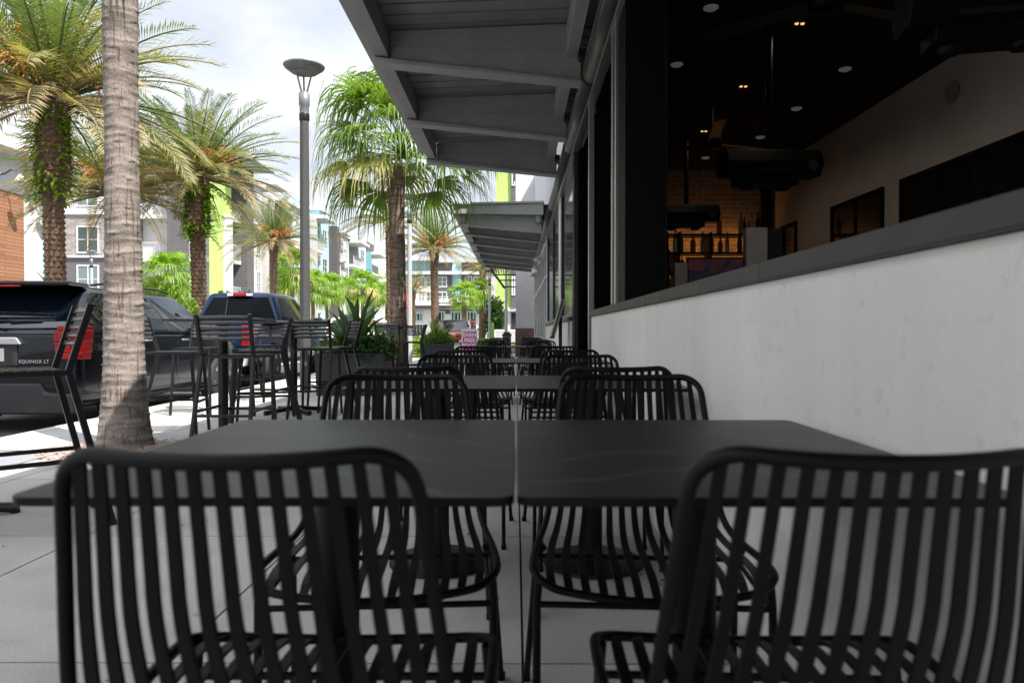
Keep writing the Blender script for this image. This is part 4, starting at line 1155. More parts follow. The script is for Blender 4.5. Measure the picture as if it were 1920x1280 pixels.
date_palm('smaller date palm above the blue pickup roof, left of the lamp post', PX(513, 42), 42, 6.3, 3.1, 4, .21, False, nf=74, npair=36, group=GP)
date_palm('date palm with shaggy trunk directly behind the fan palm', PX(731, 25.5), 25.5, 4.9, 1.9, 5, .12, False, nf=40, npair=30, fruit=False, group=GP)
date_palm('date palm in front of the far blue and white apartments', PX(815, 40), 40, 5.6, 2.9, 6, .2, False, nf=74, npair=36, group=GP)
date_palm('small distant date palm between the two lamp poles and trunks', PX(774, 60), 60, 4.3, 2.6, 7, .2, False, nf=40, npair=26, group=GP)
date_palm('distant shaggy date palm near the end of the far canopy', PX(905, 58), 58, 6.0, 2.3, 9, .2, False, nf=40, npair=26, fruit=False, gold=.6, group=GP)

# ================================================================== SMALL RIBBON PALMS
def ribbon_palm(label, x, y, H, seed, src=None, sc_=1.0, group='bright green ribbon palms in the street'):
    if src is not None:
        return dup(src, label, (x, y, -.05), seed * 1.3, (sc_, sc_, (H / src['h'])) , group)
    rg = random.Random(seed); t = thing('ribbon_palm', label, 'palm tree', (x, y, -.05), 0, group); t['h'] = H
    b = MB(); b.tube([(0, 0, 0), (.03, 0, H * .5), (0, 0, H)], [.16, .11, .10], 10); b.build('trunk', M_bark, t, recalc=False)
    b = MB(); fan_crown(b, (0, 0, H), 30, .7, 1.15, rg, nseg=18, width=.055, spread=1.55, low=-50, high=88, droop=1.1, alt=.15); b.build('crown', [M_fanlight, M_fanyellow], t, recalc=False)
    return t
rp0 = ribbon_palm('ribbon palm right of the near trunk, before the balconies', PX(312, 30), 30, 3.3, 1)
rp1 = ribbon_palm('ribbon palm with twin trunk before the residences lettering', PX(868, 52), 52, 3.6, 2)
b = MB(); b.tube([(.3, 0, 0), (.25, 0, 1.8), (.05, 0, 3.6)], [.14, .1, .09], 10); b.build('trunk', M_bark, rp1, recalc=False)
for (px, d, pz, s, sc_, lab) in ((548, 46, 512, 3, 1.2, 'left of the lamp post'), (528, 56, 535, 2, 1.0, 'behind the small date palm trunk'), (586, 48, 540, 4, 1.1, 'just right of the lamp post'), (612, 50, 545, 5, 1.15, 'second to the right of the lamp post'),
                         (652, 60, 548, 6, 1.1, 'in the middle of the row, under the white balconies'), (680, 55, 540, 7, 1.2, 'tallest of the row, before the lime end wall'), (700, 62, 550, 8, 1.1, 'next to the tallest, before the lime end wall'), (724, 64, 556, 9, 1.0, 'at the right end of the row, touching the fan palm trunk'),
                         (900, 58, 548, 10, 1.0, 'right of the residences lettering, thin trunk')):
    ribbon_palm('ribbon palm ' + lab, PX(px, d), d, PZ(pz, d) + .05, s, rp0 if s % 2 else rp1, sc_)
# ================================================================== SHRUBS
def shrub(label, x, y, z, rad, n, m, sz):
    t = thing('shrub', label, 'shrub', (x, y, z)); b = MB(); leafcloud(b, (0, 0, rad[2] * .9), rad, n, sz, rng, .6); b.build('foliage', m, t, recalc=False)
    b = MB()
    for k in range(5): b.tube([(0, 0, -.1), (rng.gauss(0, .3) * rad[0], rng.gauss(0, .3) * rad[1], rad[2] * .9)], .02, 5)
    b.build('stem', M_bark, t, recalc=False)
shrub('bright yellow-green shrub behind the dark car windows', PX(282, 19), 19, -.05, (1.2, .8, 1.2), 6000, M_shrub, .16)
shrub('low green shrub just above the blue pickup roof', PX(432, 26), 26, -.05, (.75, .7, 1.28), 3200, M_shrub, .15)
shrub('dark rounded tree-like shrub left of the lime building', PX(928, 57), 57, -.05, (.7, .8, 2.0), 2500, M_shrubdark, .3)
shrub('green shrub at the patio end, right of the pink sign', PX(905, 30), 30.5, -.05, (.45, .5, .35), 1500, M_shrub, .1)
shrub('green shrub left of the far lit crossing, under the bar stools', PX(790, 26), 26, -.05, (.5, .5, .42), 1500, M_shrub, .1)
# ================================================================== VEHICLES
def carpaint(name, c, rough=.12):
    m = mat(name, c, .3, coat=.6, spec=.15); m.node_tree.nodes['Principled BSDF'].inputs['Coat Roughness'].default_value = .01; return m
def wheel(t, x, y, r, wd, side, spokes=5):
    wh = thing('wheel', '', '', (x, y, r)); wh.parent = t
    for k in ('label', 'category'): del wh[k]
    Rm = Matrix.Rotation(R(90) * side, 3, 'Y')
    b = MB(); b.lathe([(r * .66, -wd / 2 + .02), (r * .9, -wd / 2), (r * .98, -wd / 2 + .03), (r, -wd / 4), (r, wd / 4), (r * .98, wd / 2 - .03), (r * .9, wd / 2), (r * .66, wd / 2 - .02)], 40, M=Rm); b.build('tyre', M_tyre, wh)
    b = MB(); b.lathe([(r * .70, -wd / 2 + .03), (r * .67, wd / 2 - .03), (r * .62, wd / 2 - .02), (r * .60, wd / 2 - .1), (.02, wd / 2 - .11)], 30, M=Rm)
    for k in range(spokes):
        a = 2 * PI * k / spokes
        for da in (-.12, .12):
            q = [Rm @ Vector((math.cos(a + s * da * .6) * rr, math.sin(a + s * da * .6) * rr, wd / 2 - zz)) for rr, zz, s in ((.04, .05, 0), (r * .35, .045, 1), (r * .64, .03, 1.6))]
            b.tube(q, [.03, .022, .02], 6)
    b.lathe([(.07, wd / 2 - .06), (.06, wd / 2 - .035), (0, wd / 2 - .03)], 16, M=Rm); b.build('rim', M_rim, wh)
def outline(y0, y1, hw, r, breaks, nc=3):
    """plan outline, clockwise from rear left; returns points and tags of the segment that follows"""
    P = []; T = []
    def add(x, y, tg): P.append((x, y)); T.append(tg)
    add(-hw + r, y0, 'rear'); add(hw - r, y0, 'corner')
    for k in range(1, nc): a = R(-90 + 90 * k / nc); add(hw - r + r * math.cos(a), y0 + r + r * math.sin(a), 'corner')
    L = y1 - y0 - 2 * r
    add(hw, y0 + r, 'glass')
    for (s, tg) in breaks: add(hw, y0 + r + L * s, tg)
    add(hw, y1 - r, 'corner')
    for k in range(1, nc): a = R(90 * k / nc); add(hw - r + r * math.cos(a), y1 - r + r * math.sin(a), 'corner')
    add(hw - r, y1, 'front'); add(-hw + r, y1, 'corner')
    for k in range(1, nc): a = R(90 + 90 * k / nc); add(-hw + r + r * math.cos(a), y1 - r + r * math.sin(a), 'corner')
    add(-hw, y1 - r, breaks[-1][1] if breaks else 'glass')
    for i in range(len(breaks) - 1, -1, -1):
        tg = breaks[i - 1][1] if i > 0 else 'glass'
        add(-hw, y0 + r + L * breaks[i][0], tg)
    add(-hw, y0 + r, 'corner')
    for k in range(1, nc): a = R(180 + 90 * k / nc); add(-hw + r + r * math.cos(a), y0 + r + r * math.sin(a), 'corner')
    return P, T
def greenhouse(t, belt, roof, yb, yr, hwb, hwr, breaks, paint, glass, rb=.1, rr=.16, roofbow=.04):
    levels = [0, .07, .86, .95, 1.0]
    rings = []
    for lv in levels:
        s = lv if lv < 1 else 1
        y0 = yb[0] + (yr[0] - yb[0]) * s; y1 = yb[1] + (yr[1] - yb[1]) * s
        bul = .03 * math.sin(PI * s)
        hw = hwb + (hwr - hwb) * s + bul; r = rb + (rr - rb) * s
        ins = .03 if lv == 1.0 else 0
        P, T = outline(y0 + ins, y1 - ins, hw - ins, r, breaks)
        z = belt + (roof - belt) * lv
        rings.append([(x, y, z) for x, y in P])
    b = MB(); n = len(T); vs = [p for rg_ in rings for p in rg_]
    for i in range(len(levels) - 1):
        for k in range(n):
            l = (k + 1) % n; tg = T[k]
            g_ = (i == 1) and tg in ('glass', 'rear', 'front')
            b.add([vs[i * n + k], vs[i * n + l], vs[(i + 1) * n + l], vs[(i + 1) * n + k]], [(0, 1, 2, 3)], True, 1 if g_ else (2 if tg == 'black' and i == 1 else 0))
    # domed roof
    top = rings[-1]; cx = 0; cy = sum(p[1] for p in top) / n
    mid = [(p[0] * .6, cy + (p[1] - cy) * .7, p[2] + roofbow * .75) for p in top]
    for k in range(n):
        l = (k + 1) % n; b.add([top[k], top[l], mid[l], mid[k]], [(0, 1, 2, 3)], True, 0)
        b.add([mid[k], mid[l], (0, cy, top[0][2] + roofbow)], [(0, 1, 2)], True, 0)
    o = b.build('cabin', [paint, glass, M_plastic], t)
    bm = bmesh.new(); bm.from_mesh(o.data); bmesh.ops.remove_doubles(bm, verts=bm.verts, dist=.0005); bmesh.ops.recalc_face_normals(bm, faces=bm.faces); bm.to_mesh(o.data); bm.free()
    # flat shading on glass edges is kept by sharp material borders
    return o
def body_loft(t, name, stations, mats_, cuts, arch):
    ring = []; b = MB()
    n = None; vs = []
    for (y, pts) in stations:
        rg_ = [(x, y, z) for x, z in pts] + [(-x, y, z) for x, z in reversed(pts) if x > 1e-6]
        n = len(rg_); vs += rg_
    fs = []
    N = len(stations)
    for i in range(N - 1):
        for k in range(n): fs.append((i * n + k, i * n + (k + 1) % n, (i + 1) * n + (k + 1) % n, (i + 1) * n + k))
    fs += [tuple(reversed(range(n))), tuple(range((N - 1) * n, N * n))]
    b.add(vs, fs, True)
    o = b.build(name, mats_, t)
    sub = o.modifiers.new('s', 'SUBSURF'); sub.levels = 2; sub.render_levels = 2
    cutters = []
    for c in cuts:
        cb = MB()
        if c[0] == 'wheel':
            _, x, y, r = c; cb.lathe([(r, -.3), (r, .3)], 36, (x, y, arch), M=Matrix.Rotation(R(90), 3, 'Y'), smooth=False)
        else:
            cb.box(*c[1:])
        co = cb.build('cut', M_rubber)
        co.location = (0, 0, 0); cutters.append(co)
        bo = o.modifiers.new('b', 'BOOLEAN'); bo.operation = 'DIFFERENCE'; bo.object = co; bo.solver = 'EXACT'; 
    par = o.parent; o.parent = None
    bpy.context.view_layer.update()
    dg = bpy.context.evaluated_depsgraph_get(); me = bpy.data.meshes.new_from_object(o.evaluated_get(dg))
    o.modifiers.clear(); o.data = me; o.parent = par
    me.materials.clear()
    for m_ in mats_: me.materials.append(m_)
    for p in me.polygons: p.use_smooth = len(p.vertices) == 4; p.material_index = min(p.material_index, len(mats_) - 1)
    for c in cutters: bpy.data.objects.remove(c)
    return o
def stdbody(t, L, hw, zs, belt, hood, wheels, r, paint, cowl, rear_top=None, extra=()):
    """stations of a closed lower body; belt height behind the cowl, hood height ahead of it"""
    def sec(wf, zb, zt, zc=None):
        w_ = hw * wf
        zc = zt + .015 if zc is None else zc
        return [(w_ * .86, zb), (w_ * .97, zb + .06), (w_, zb + (zt - zb) * .35), (w_ * .995, zb + (zt - zb) * .7), (w_ * .965, zt - .04), (w_ * .90, zt), (w_ * .45, zc), (0, zc + .008)]
    rt = belt if rear_top is None else rear_top
    St = [(0.0, sec(.90, zs + .14, rt - .16)), (.03, sec(.955, zs + .06, rt - .05)), (.14, sec(.985, zs + .01, rt)), (.5, sec(1, zs, belt)), (1.2, sec(1, zs, belt)), (cowl - .5, sec(1, zs, belt - .01)), (cowl, sec(1, zs, belt - .03)), (cowl + .35, sec(.995, zs, hood + .01)),
          (L - .45, sec(.97, zs, hood - .05)), (L - .15, sec(.92, zs + .02, hood - .14)), (L - .03, sec(.84, zs + .06, hood - .28)), (L, sec(.76, zs + .1, hood - .36))]
    cuts = [('wheel', s * hw, y, r * 1.16) for y in wheels for s in (-1, 1)] + list(extra)
    return body_loft(t, 'body', St, [paint, M_plastic], cuts, r)
M_navy = carpaint('navy_black_paint', (.0015, .0025, .006)); M_blue = carpaint('dark_blue_paint', (.003, .02, .07))
M_whitecar = carpaint('white_car_paint', (.6, .6, .62)); M_silver = carpaint('silver_paint', (.32, .33, .35)); M_orange = carpaint('orange_red_paint', (.6, .08, .02))
M_carglass = mat('tinted_car_glass', (.004, .008, .014), .02, spec=1.0)
M_truckglass = mat('truck_glass', (.002, .003, .004), .02, spec=.12)

# ---- dark SUV
suv = thing('parked_suv', 'glossy black compact SUV parked at the kerb, tail towards the camera', 'SUV', (-5.67, 7.7, -.16))
stdbody(suv, 4.65, .925, .22, 1.12, 1.06, (.93, 3.66), .35, M_navy, 3.25, rear_top=1.14)
greenhouse(suv, 1.08, 1.62, (.02, 3.62), (.52, 2.72), .885, .65, [(.23, 'pillar'), (.25, 'glass'), (.58, 'black'), (.62, 'glass')], M_navy, M_carglass, roofbow=.045)
for s in (-1, 1):
    for y in (.93, 3.66): wheel(suv, s * .83, y, .35, .22, s)
    b = MB()
    for (za, zb, xi, ex) in ((.80, .868, .70, 0), (.868, .985, .655, .004), (.988, 1.11, .645, .004), (1.11, 1.165, .68, 0)):
        b.prism([(s * xi, -.012 - ex), (s * .82, -.006 - ex), (s * (.905 + ex), .07), (s * (.93 + ex), .2 + .2 * (za - .8)), (s * .90, .22), (s * .86, .1), (s * xi, .05)], za, zb, 'z')
    o = b.build('tail_lamp', M_red, suv, bevel=.01)
    b = MB(); b.tube([(s * .60, .75, 1.655), (s * .61, 1.0, 1.69), (s * .61, 2.3, 1.69), (s * .60, 2.6, 1.66)], .016, 8); b.build('roof_rail', M_plastic, suv)
    b = MB(); b.obox((s * 1.0, 3.0, 1.17), (.2, .12, .14)); b.build('wing_mirror', M_navy, suv, bevel=.03)
    for y in (1.35, 2.35):
        b = MB(); b.tube([(s * .925, y, .99), (s * .95, y + .03, .995), (s * .95, y + .17, .995), (s * .925, y + .2, .99)], .011, 8); b.build('door_handle', M_chromecar, suv)
    b = MB()
    for y in (1.22, 2.22, 3.2): b.box(s * .9295 - .002, s * .9295 + .002, y, y + .006, .35, 1.05)
    b.box(s * .928 - .003, s * .928 + .003, 1.25, 3.2, .345, .352); b.build('door_seam', M_rubber, suv)
    b = MB(); b.obox((s * .62, -.012, .40), (.26, .02, .03)); b.build('reflector', M_red, suv)
b = MB(); b.prism([(-.72, .12), (.72, .12), (.66, .62), (-.66, .62)], 1.615, 1.665, 'z'); b.build('spoiler', M_navy, suv, bevel=.02)
b = MB(); b.box(-.2, .2, .105, .125, 1.60, 1.618); b.build('brake_light', M_red, suv)
b = MB(); b.prism([(-.31, .96), (.31, .96), (.25, 1.045), (-.25, 1.045)], -.045, .03, 'y'); b.build('chrome_bar', M_chromecar, suv, bevel=.012)
b = MB(); b.box(-.24, .24, -.006, .01, .74, .955); b.build('plate_recess', M_plastic, suv)
b = MB(); b.box(-.10, .10, -.012, -.0065, .78, .92); b.build('number_plate', M_white, suv)
b = MB(); b.prism([(-.86, .2), (.86, .2), (.9, .42), (.55, .44), (.5, .54), (-.5, .54), (-.55, .44), (-.9, .42)], -.035, .12, 'y'); b.build('rear_bumper', M_plastic, suv, bevel=.025)
b = MB(); b.box(-.62, .62, .05, .075, 1.22, 1.235); b.tube([(0, .04, 1.24), (-.1, .075, 1.27), (-.5, .09, 1.28)], .009, 6); b.build('wiper', M_plastic, suv)
b = MB(); b.tube([(-.02, .9, 1.66), (-.03, .86, 1.72), (-.05, .75, 1.82)], [.012, .008, .003], 6); b.build('aerial', M_rubber, suv)
o = text_mesh('EQUINOX LT', .052, M_chromecar, 'lettering', suv, .004, bold=.001, spacing=1.1); o.location = (.42, .0, .775); o.rotation_euler = (R(90), 0, 0)
# ---- blue pickup
pk = thing('pickup_truck', 'dark blue pickup truck parked ahead of the black SUV', 'pickup', (-5.92, 13.15, -.16))
stdbody(pk, 5.85, 1.0, .42, 1.34, 1.25, (1.25, 4.85), .41, M_blue, 4.1, rear_top=1.36, extra=[('box', -.80, .80, .13, 1.85, .72, 1.9)])
greenhouse(pk, 1.30, 1.93, (1.92, 4.5), (2.12, 3.55), .93, .70, [(.45, 'black'), (.52, 'glass')], M_blue, M_truckglass, roofbow=.04)
for s in (-1, 1):
    for y in (1.25, 4.85): wheel(pk, s * .89, y, .41, .27, s)
    b = MB(); b.prism([(s * .83, -.02), (s * .96, -.012), (s * 1.0, .06), (s * 1.0, .2), (s * .95, .2), (s * .93, .06), (s * .83, .03)], .84, 1.22, 'z'); b.build('tail_lamp', M_red, pk, bevel=.01)
    b = MB(); b.obox((s * 1.13, 4.0, 1.32), (.22, .12, .24)); b.build('wing_mirror', M_plastic, pk, bevel=.03)
    for y in (2.5, 3.35):
        b = MB(); b.tube([(s * 1.0, y, 1.2), (s * 1.02, y + .03, 1.2), (s * 1.02, y + .17, 1.2), (s * 1.0, y + .2, 1.2)], .012, 8); b.build('door_handle', M_blue, pk)
    b = MB(); b.box(s * .93 - .04, s * .93 + .04, .1, 1.9, 1.345, 1.372); b.build('bed_rail', M_plastic, pk)
b = MB(); b.prism([(-.92, .45), (.92, .45), (.95, .66), (.3, .68), (.25, .64), (-.25, .64), (-.3, .68), (-.95, .66)], -.12, .04, 'y'); b.build('rear_bumper', M_chromecar, pk, bevel=.03)
b = MB(); b.box(-.80, .80, -.012, .01, .78, 1.30); b.box(-.78, .78, .0, .08, 1.352, 1.375); b.build('tailgate', M_blue, pk, bevel=.008)
b = MB(); b.box(-.14, .14, 2.02, 2.09, 1.86, 1.925); lb = b.build('high_brake_light', M_red, pk, bevel=.01)
for s in (-1, 1):
    b = MB(); b.box(s * .205 - .06, s * .205 + .06, 2.025, 2.09, 1.865, 1.92); b.build('cargo_light', M_white, pk, bevel=.01)
b = MB(); b.lathe([(.05, -.08), (.055, -.1), (.045, -.1), (.045, .1)], 16, (.62, -.05, .40), M=Matrix.Rotation(R(90), 3, 'X')); b.build('exhaust', M_chromecar, pk)
b = MB(); b.beam((-.27, 1.925, 1.38), (-.27, 2.085, 1.84), .014, .014); b.beam((-.27, 1.925, 1.38), (.27, 1.925, 1.38), .014, .014); b.build('sliding_window_frame', M_plastic, pk)
b = MB(); b.prism([(2.5, 1.95), (2.62, 1.95), (2.6, 2.04)], -.01, .01, 'x'); b.build('aerial_fin', M_blue, pk)
o = text_mesh('4x4', .12, M_chromecar, 'lettering', pk, .004, bold=.002); o.location = (.62, -.018, .93); o.rotation_euler = (R(90), 0, 0)
def smallcar(name, label, cat, x, y, paint, rz=0.0, z=-.16, suvlike=True):
    t = thing(name, label, cat, (x, y, z), rz)
    stdbody(t, 4.5, .9, .22, 1.0 if not suvlike else 1.08, .95 if not suvlike else 1.04, (.9, 3.6), .33, paint, 3.1)
    greenhouse(t, 1.03 if suvlike else .96, 1.6 if suvlike else 1.4, (.1 if suvlike else .5, 3.45), (.5 if suvlike else 1.2, 2.6), .85, .62, [(.33, 'pillar'), (.36, 'glass'), (.62, 'black'), (.66, 'glass')], paint, M_carglass)
    for s in (-1, 1):
        for yy in (.9, 3.6): wheel(t, s * .81, yy, .33, .2, s)
        b = MB(); b.prism([(s * .62, -.012), (s * .82, -.004), (s * .90, .09), (s * .915, .28), (s * .87, .28), (s * .84, .1), (s * .62, .05)], .75, .98, 'z'); b.build('tail_lamp', M_red, t, bevel=.01)
        b = MB(); b.obox((s * .55, 4.46, .68), (.28, .1, .12)); b.build('headlight', M_white, t, bevel=.02)
    b = MB(); b.box(-.16, .16, -.015, 0, .55, .67); b.build('number_plate', M_white, t)
    return t
smallcar('parked_car', 'white SUV parked beyond the pickup, roof above the spiky plant', 'car', -5.9, 24.5, M_whitecar)
smallcar('parked_car', 'silver hatchback with red tail lamps seen through the far bar stools', 'car', -5.75, 32.0, M_silver)
# boxy orange-red off-road vehicle facing the camera
oj = thing('off_road_car', 'orange-red off-road car with black bumper, left of the pink sign', 'car', (-4.35, 46, -.16))
stdb = stdbody(oj, 4.0, .85, .45, 1.12, 1.1, (.7, 3.2), .42, M_orange, 2.9)
oj.rotation_euler = (0, 0, R(196))
greenhouse(oj, 1.1, 1.82, (.1, 2.95), (.15, 2.5), .78, .72, [(.45, 'black'), (.5, 'glass')], M_rubber, M_carglass)
for s in (-1, 1):
    for y in (.7, 3.2): wheel(oj, s * .82, y, .42, .26, s)
    b = MB(); b.lathe([(0, .03), (.09, .02), (.1, 0)], 20, (s * .5, 3.98, .92), M=Matrix.Rotation(R(-90), 3, 'X')); b.build('headlight', M_white, oj)
b = MB(); b.box(-.8, .8, 3.95, 4.15, .48, .66); b.build('front_bumper', M_plastic, oj, bevel=.02)
b = MB()
for k in range(7): b.box(-.33 + .1 * k, -.28 + .1 * k, 3.94, 4.0, .78, 1.02)
b.build('grille', M_plastic, oj)
b = MB(); b.box(-.16, .16, 4.151, 4.165, .5, .62); b.build('number_plate', M_white, oj)

# ================================================================== BUILDINGS
M_bwhite = mat('white_stucco_far', (.58, .58, .585), .85, var=.04, scale=.6)
M_bgrey = mat('light_grey_stucco', (.42, .41, .41), .85, var=.04, scale=.5)
M_bbrown = bricks('brown_grey_siding', (.095, .082, .085), (.085, .075, .078), (.055, .048, .05), w=4.0, h=.2, ms=.012, plane='XY', bump=.5)
M_bdark = bricks('dark_grey_siding', (.115, .108, .115), (.10, .095, .10), (.06, .055, .06), w=4.0, h=.22, ms=.012, plane='XY', bump=.5)
M_bstone = bricks('stacked_stone', (.34, .31, .29), (.22, .2, .19), (.15, .14, .13), w=.55, h=.14, ms=.012, plane='XY', bump=.8)
M_lime = mat('lime_stucco', (.42, .62, .16), .85, var=.04, scale=.5)
M_bblue = mat('pale_blue_stucco', (.35, .56, .67), .85, var=.04, scale=.5)
M_bteal = mat('teal_stucco', (.14, .32, .38), .85, var=.05, scale=.5)
M_bnavy = mat('blue_panel', (.06, .16, .3), .7)
M_wframe = mat('white_window_frame', (.62, .62, .63), .5)
M_greywin = mat('grey_blue_glass', (.10, .15, .16), .1, spec=1.0)
def glassvar(m):
    t = m.node_tree; b = t.nodes['Principled BSDF']; o = t.nodes.new('ShaderNodeObjectInfo'); r = t.nodes.new('ShaderNodeValToRGB'); r.color_ramp.interpolation = 'CONSTANT'
    r.color_ramp.elements[0].color = (.05, .08, .09, 1); r.color_ramp.elements[1].position = .45; r.color_ramp.elements[1].color = (.12, .17, .18, 1)
    for p, c in ((.65, (.3, .31, .3, 1)), (.82, (.03, .05, .06, 1))): e = r.color_ramp.elements.new(p); e.color = c
    t.links.new(o.outputs['Random'], r.inputs[0]); t.links.new(r.outputs[0], b.inputs['Base Color'])
glassvar(M_greywin)
def win(par, face, u0, u1, z0, z1, at, cols=2, rows=2, fm=None, gm=None, fw=.09, dp=.07):
    b = MB()
    def bx(a0, a1, c0, c1, d0, d1):
        if face == 'F': b.box(a0, a1, at - d1, at - d0, c0, c1)
        else: b.box(at + d0, at + d1, a0, a1, c0, c1)
    bx(u0, u0 + fw, z0, z1, 0, dp); bx(u1 - fw, u1, z0, z1, 0, dp); bx(u0 + fw, u1 - fw, z1 - fw, z1, 0, dp); bx(u0 + fw, u1 - fw, z0, z0 + fw, 0, dp)
    for k in range(1, cols): u = u0 + (u1 - u0) * k / cols; bx(u - fw * .35, u + fw * .35, z0 + fw, z1 - fw, 0, dp - .012)
    for k in range(1, rows): z = z0 + (z1 - z0) * k / rows; bx(u0 + fw, u1 - fw, z - fw * .25, z + fw * .25, 0, dp - .022)
    f = b.build('window', fm or M_wframe, par, recalc=False)
    b = MB(); bx2 = b
    if face == 'F': b.box(u0 + fw, u1 - fw, at - .022, at - .004, z0 + fw, z1 - fw)
    else: b.box(at + .004, at + .022, u0 + fw, u1 - fw, z0 + fw, z1 - fw)
    b.build('pane', gm or M_greywin, f, recalc=False)
    return f
def balcony(par, face, u0, u1, z, at, back):
    """slab from at (front edge) back into the wall, with railing"""
    b = MB()
    if face == 'F': b.box(u0, u1, at, back, z - .3, z)
    else: b.box(back, at, u0, u1, z - .3, z)
    s = b.build('balcony', M_bwhite, par, recalc=False)
    b = MB()
    def bar(a0, a1, c0, c1, d0=.03, d1=.07):
        if face == 'F': b.box(a0, a1, at + d0, at + d1, c0, c1)
        else: b.box(at - d1, at - d0, a0, a1, c0, c1)
    bar(u0, u1, z + 1.02, z + 1.08); bar(u0, u1, z + .08, z + .12)
    n = max(2, int((u1 - u0) / .13))
    for k in range(n + 1):
        u = u0 + (u1 - u0 - .025) * k / n; w_ = .04 if k in (0, n, n // 2) else .018
        bar(u, u + w_, z + .12, z + 1.02, .04, .06)
    b.build('railing', M_railing, s, recalc=False)
def wall(par, m, x0, x1, y0, y1, z0, z1, nm='wall'):
    b = MB(); b.box(x0, x1, y0, y1, z0, z1); return b.build(nm, m, par, recalc=False)

FL = [-.15, 3.2, 6.3, 9.4, 12.5]
ap = thing('apartment_building', 'long four-storey apartment block in grey, lime, white and blue across the street', 'apartment building', (0, 0, 0))
# street-end front at y = 51
wall(ap, M_bdark, -33, -27.2, 51, 56, -.15, 6.28); wall(ap, M_bstone, -33, -27.2, 51.02, 56, 6.32, 9.38); wall(ap, M_bwhite, -33, -27.2, 51, 56, 9.42, 13.1)
wall(ap, M_bwhite, -33.1, -27.15, 50.85, 51.2, 6.28, 6.42, 'string_course'); wall(ap, M_bwhite, -33.1, -27.15, 50.88, 51.2, 9.38, 9.52, 'string_course')
for (x0, x1) in ((-31.6, -30.0), (-29.2, -27.9)):
    win(ap, 'F', x0, x1, 6.6, 8.55, 51.02); win(ap, 'F', x0, x1, 9.95, 11.7, 51); win(ap, 'F', x0, x1, 3.7, 5.75, 51); win(ap, 'F', x0, x1, .8, 2.5, 51)
wall(ap, M_bblue, -27.2, -24.8, 52.8, 56, -.15, 13.1)
wall(ap, M_bdark, -24.8, -23.4, 50.4, 56, -.15, 13.4)
wall(ap, M_bblue, -23.4, -21.7, 52.8, 56, -.15, 13.1)
for z in FL[1:4]:
    balcony(ap, 'F', -27.19, -24.81, z, 50.9, 52.79); balcony(ap, 'F', -23.39, -21.71, z, 50.7, 52.79)
    win(ap, 'F', -26.8, -25.4, z + .1, z + 2.3, 52.79, 2, 1); win(ap, 'F', -23.2, -22.1, z + .1, z + 2.3, 52.79, 2, 1)
win(ap, 'F', -26.8, -25.4, 0, 2.3, 52.79, 2, 1)
wall(ap, M_lime, -21.7, -20.72, 50.2, 51.7, -.15, 12.3); wall(ap, M_bwhite, -20.718, -20.60, 50.22, 51.65, -.15, 9.3)
wall(ap, M_bgrey, -24.2, -18.9, 49.6, 56, 13.41, 13.75, 'roof')
wall(ap, M_bwhite, -33.5, -24.9, 50.3, 56, 13.12, 13.5, 'roof')
# street side receding from the corner; x of the face, y range, top, material, style
def bay(y0, y1, x, zt, m, style, over=0, om=None):
    wall(ap, m, -30, x, y0, y1 - .01, -.15, zt) if style != 'balc' else wall(ap, m, -30, x - 1.6, y0, y1 - .01, -.15, zt)
    L = y1 - y0
    for fi in range(4):
        z = FL[fi]
        if style == 'win': win(ap, 'S', y0 + L * .25, y1 - L * .25, z + .9, z + 2.6, x)
        if style == 'win2':
            win(ap, 'S', y0 + L * .1, y0 + L * .42, z + .8, z + 2.6, x); win(ap, 'S', y1 - L * .42, y1 - L * .1, z + .8, z + 2.6, x)
            if fi in (1, 3): balcony(ap, 'S', y0 + L * .05, y0 + L * .5, z + .2, x + .6, x)
        if style == 'balc':
            if fi: balcony(ap, 'S', y0 + .02, y1 - .03, z, x, x - 1.59)
            win(ap, 'S', y0 + L * .2, y1 - L * .2, z + .1, z + 2.3, x - 1.59, 2, 1)
    if over: wall(ap, om or M_bwhite, -30, x + over, y0 - .35, y1 + .35, zt + .01, zt + .36, 'roof')
bay(51.75, 53.6, -20.75, 13.0, M_bwhite, 'balc')
bay(53.6, 55.0, -20.3, 13.3, M_bdark, 'plain')
bay(55.0, 58.0, -20.8, 12.6, M_bwhite, 'win2', .3)
bay(58.0, 60.4, -20.5, 12.2, M_bgrey, 'plain')
bay(60.4, 63.2, -20.9, 13.4, M_bblue, 'balc', .6)
bay(63.2, 64.4, -20.4, 12.6, M_bbrown, 'plain')
bay(64.4, 68.5, -20.8, 12.6, M_bwhite, 'win2', .3)
bay(68.5, 70.2, -20.6, 13.9, M_bblue, 'win')
bay(70.2, 72.0, -20.1, 12.4, M_bgrey, 'plain')
bay(72.0, 75.2, -20.2, 12.4, M_bgrey, 'balc', 1.1)
bay(75.2, 79.0, -20.8, 13.8, M_bblue, 'win', .3)
bay(79.0, 80.3, -19.9, 12.7, M_bbrown, 'plain')
bay(80.3, 83.5, -20.3, 12.1, M_bgrey, 'balc', 1.0)
bay(83.5, 88.5, -20.8, 12.4, M_bwhite, 'win2', .3)
bay(88.5, 93.0, -20.2, 12.0, M_bblue, 'balc', 1.0)
bay(93.0, 98.0, -20.7, 12.4, M_bwhite, 'win')
bay(98.0, 99.2, -20.1, 12.0, M_bteal, 'plain')
bay(99.2, 104.5, -20.2, 11.7, M_bbrown, 'balc', 1.3)
wall(ap, M_bbrown, -24, -20.8, 100, 104, 12.08, 13.6)
bay(104.5, 110.5, -20.6, 9.3, M_lime, 'balc', .2, M_lime)

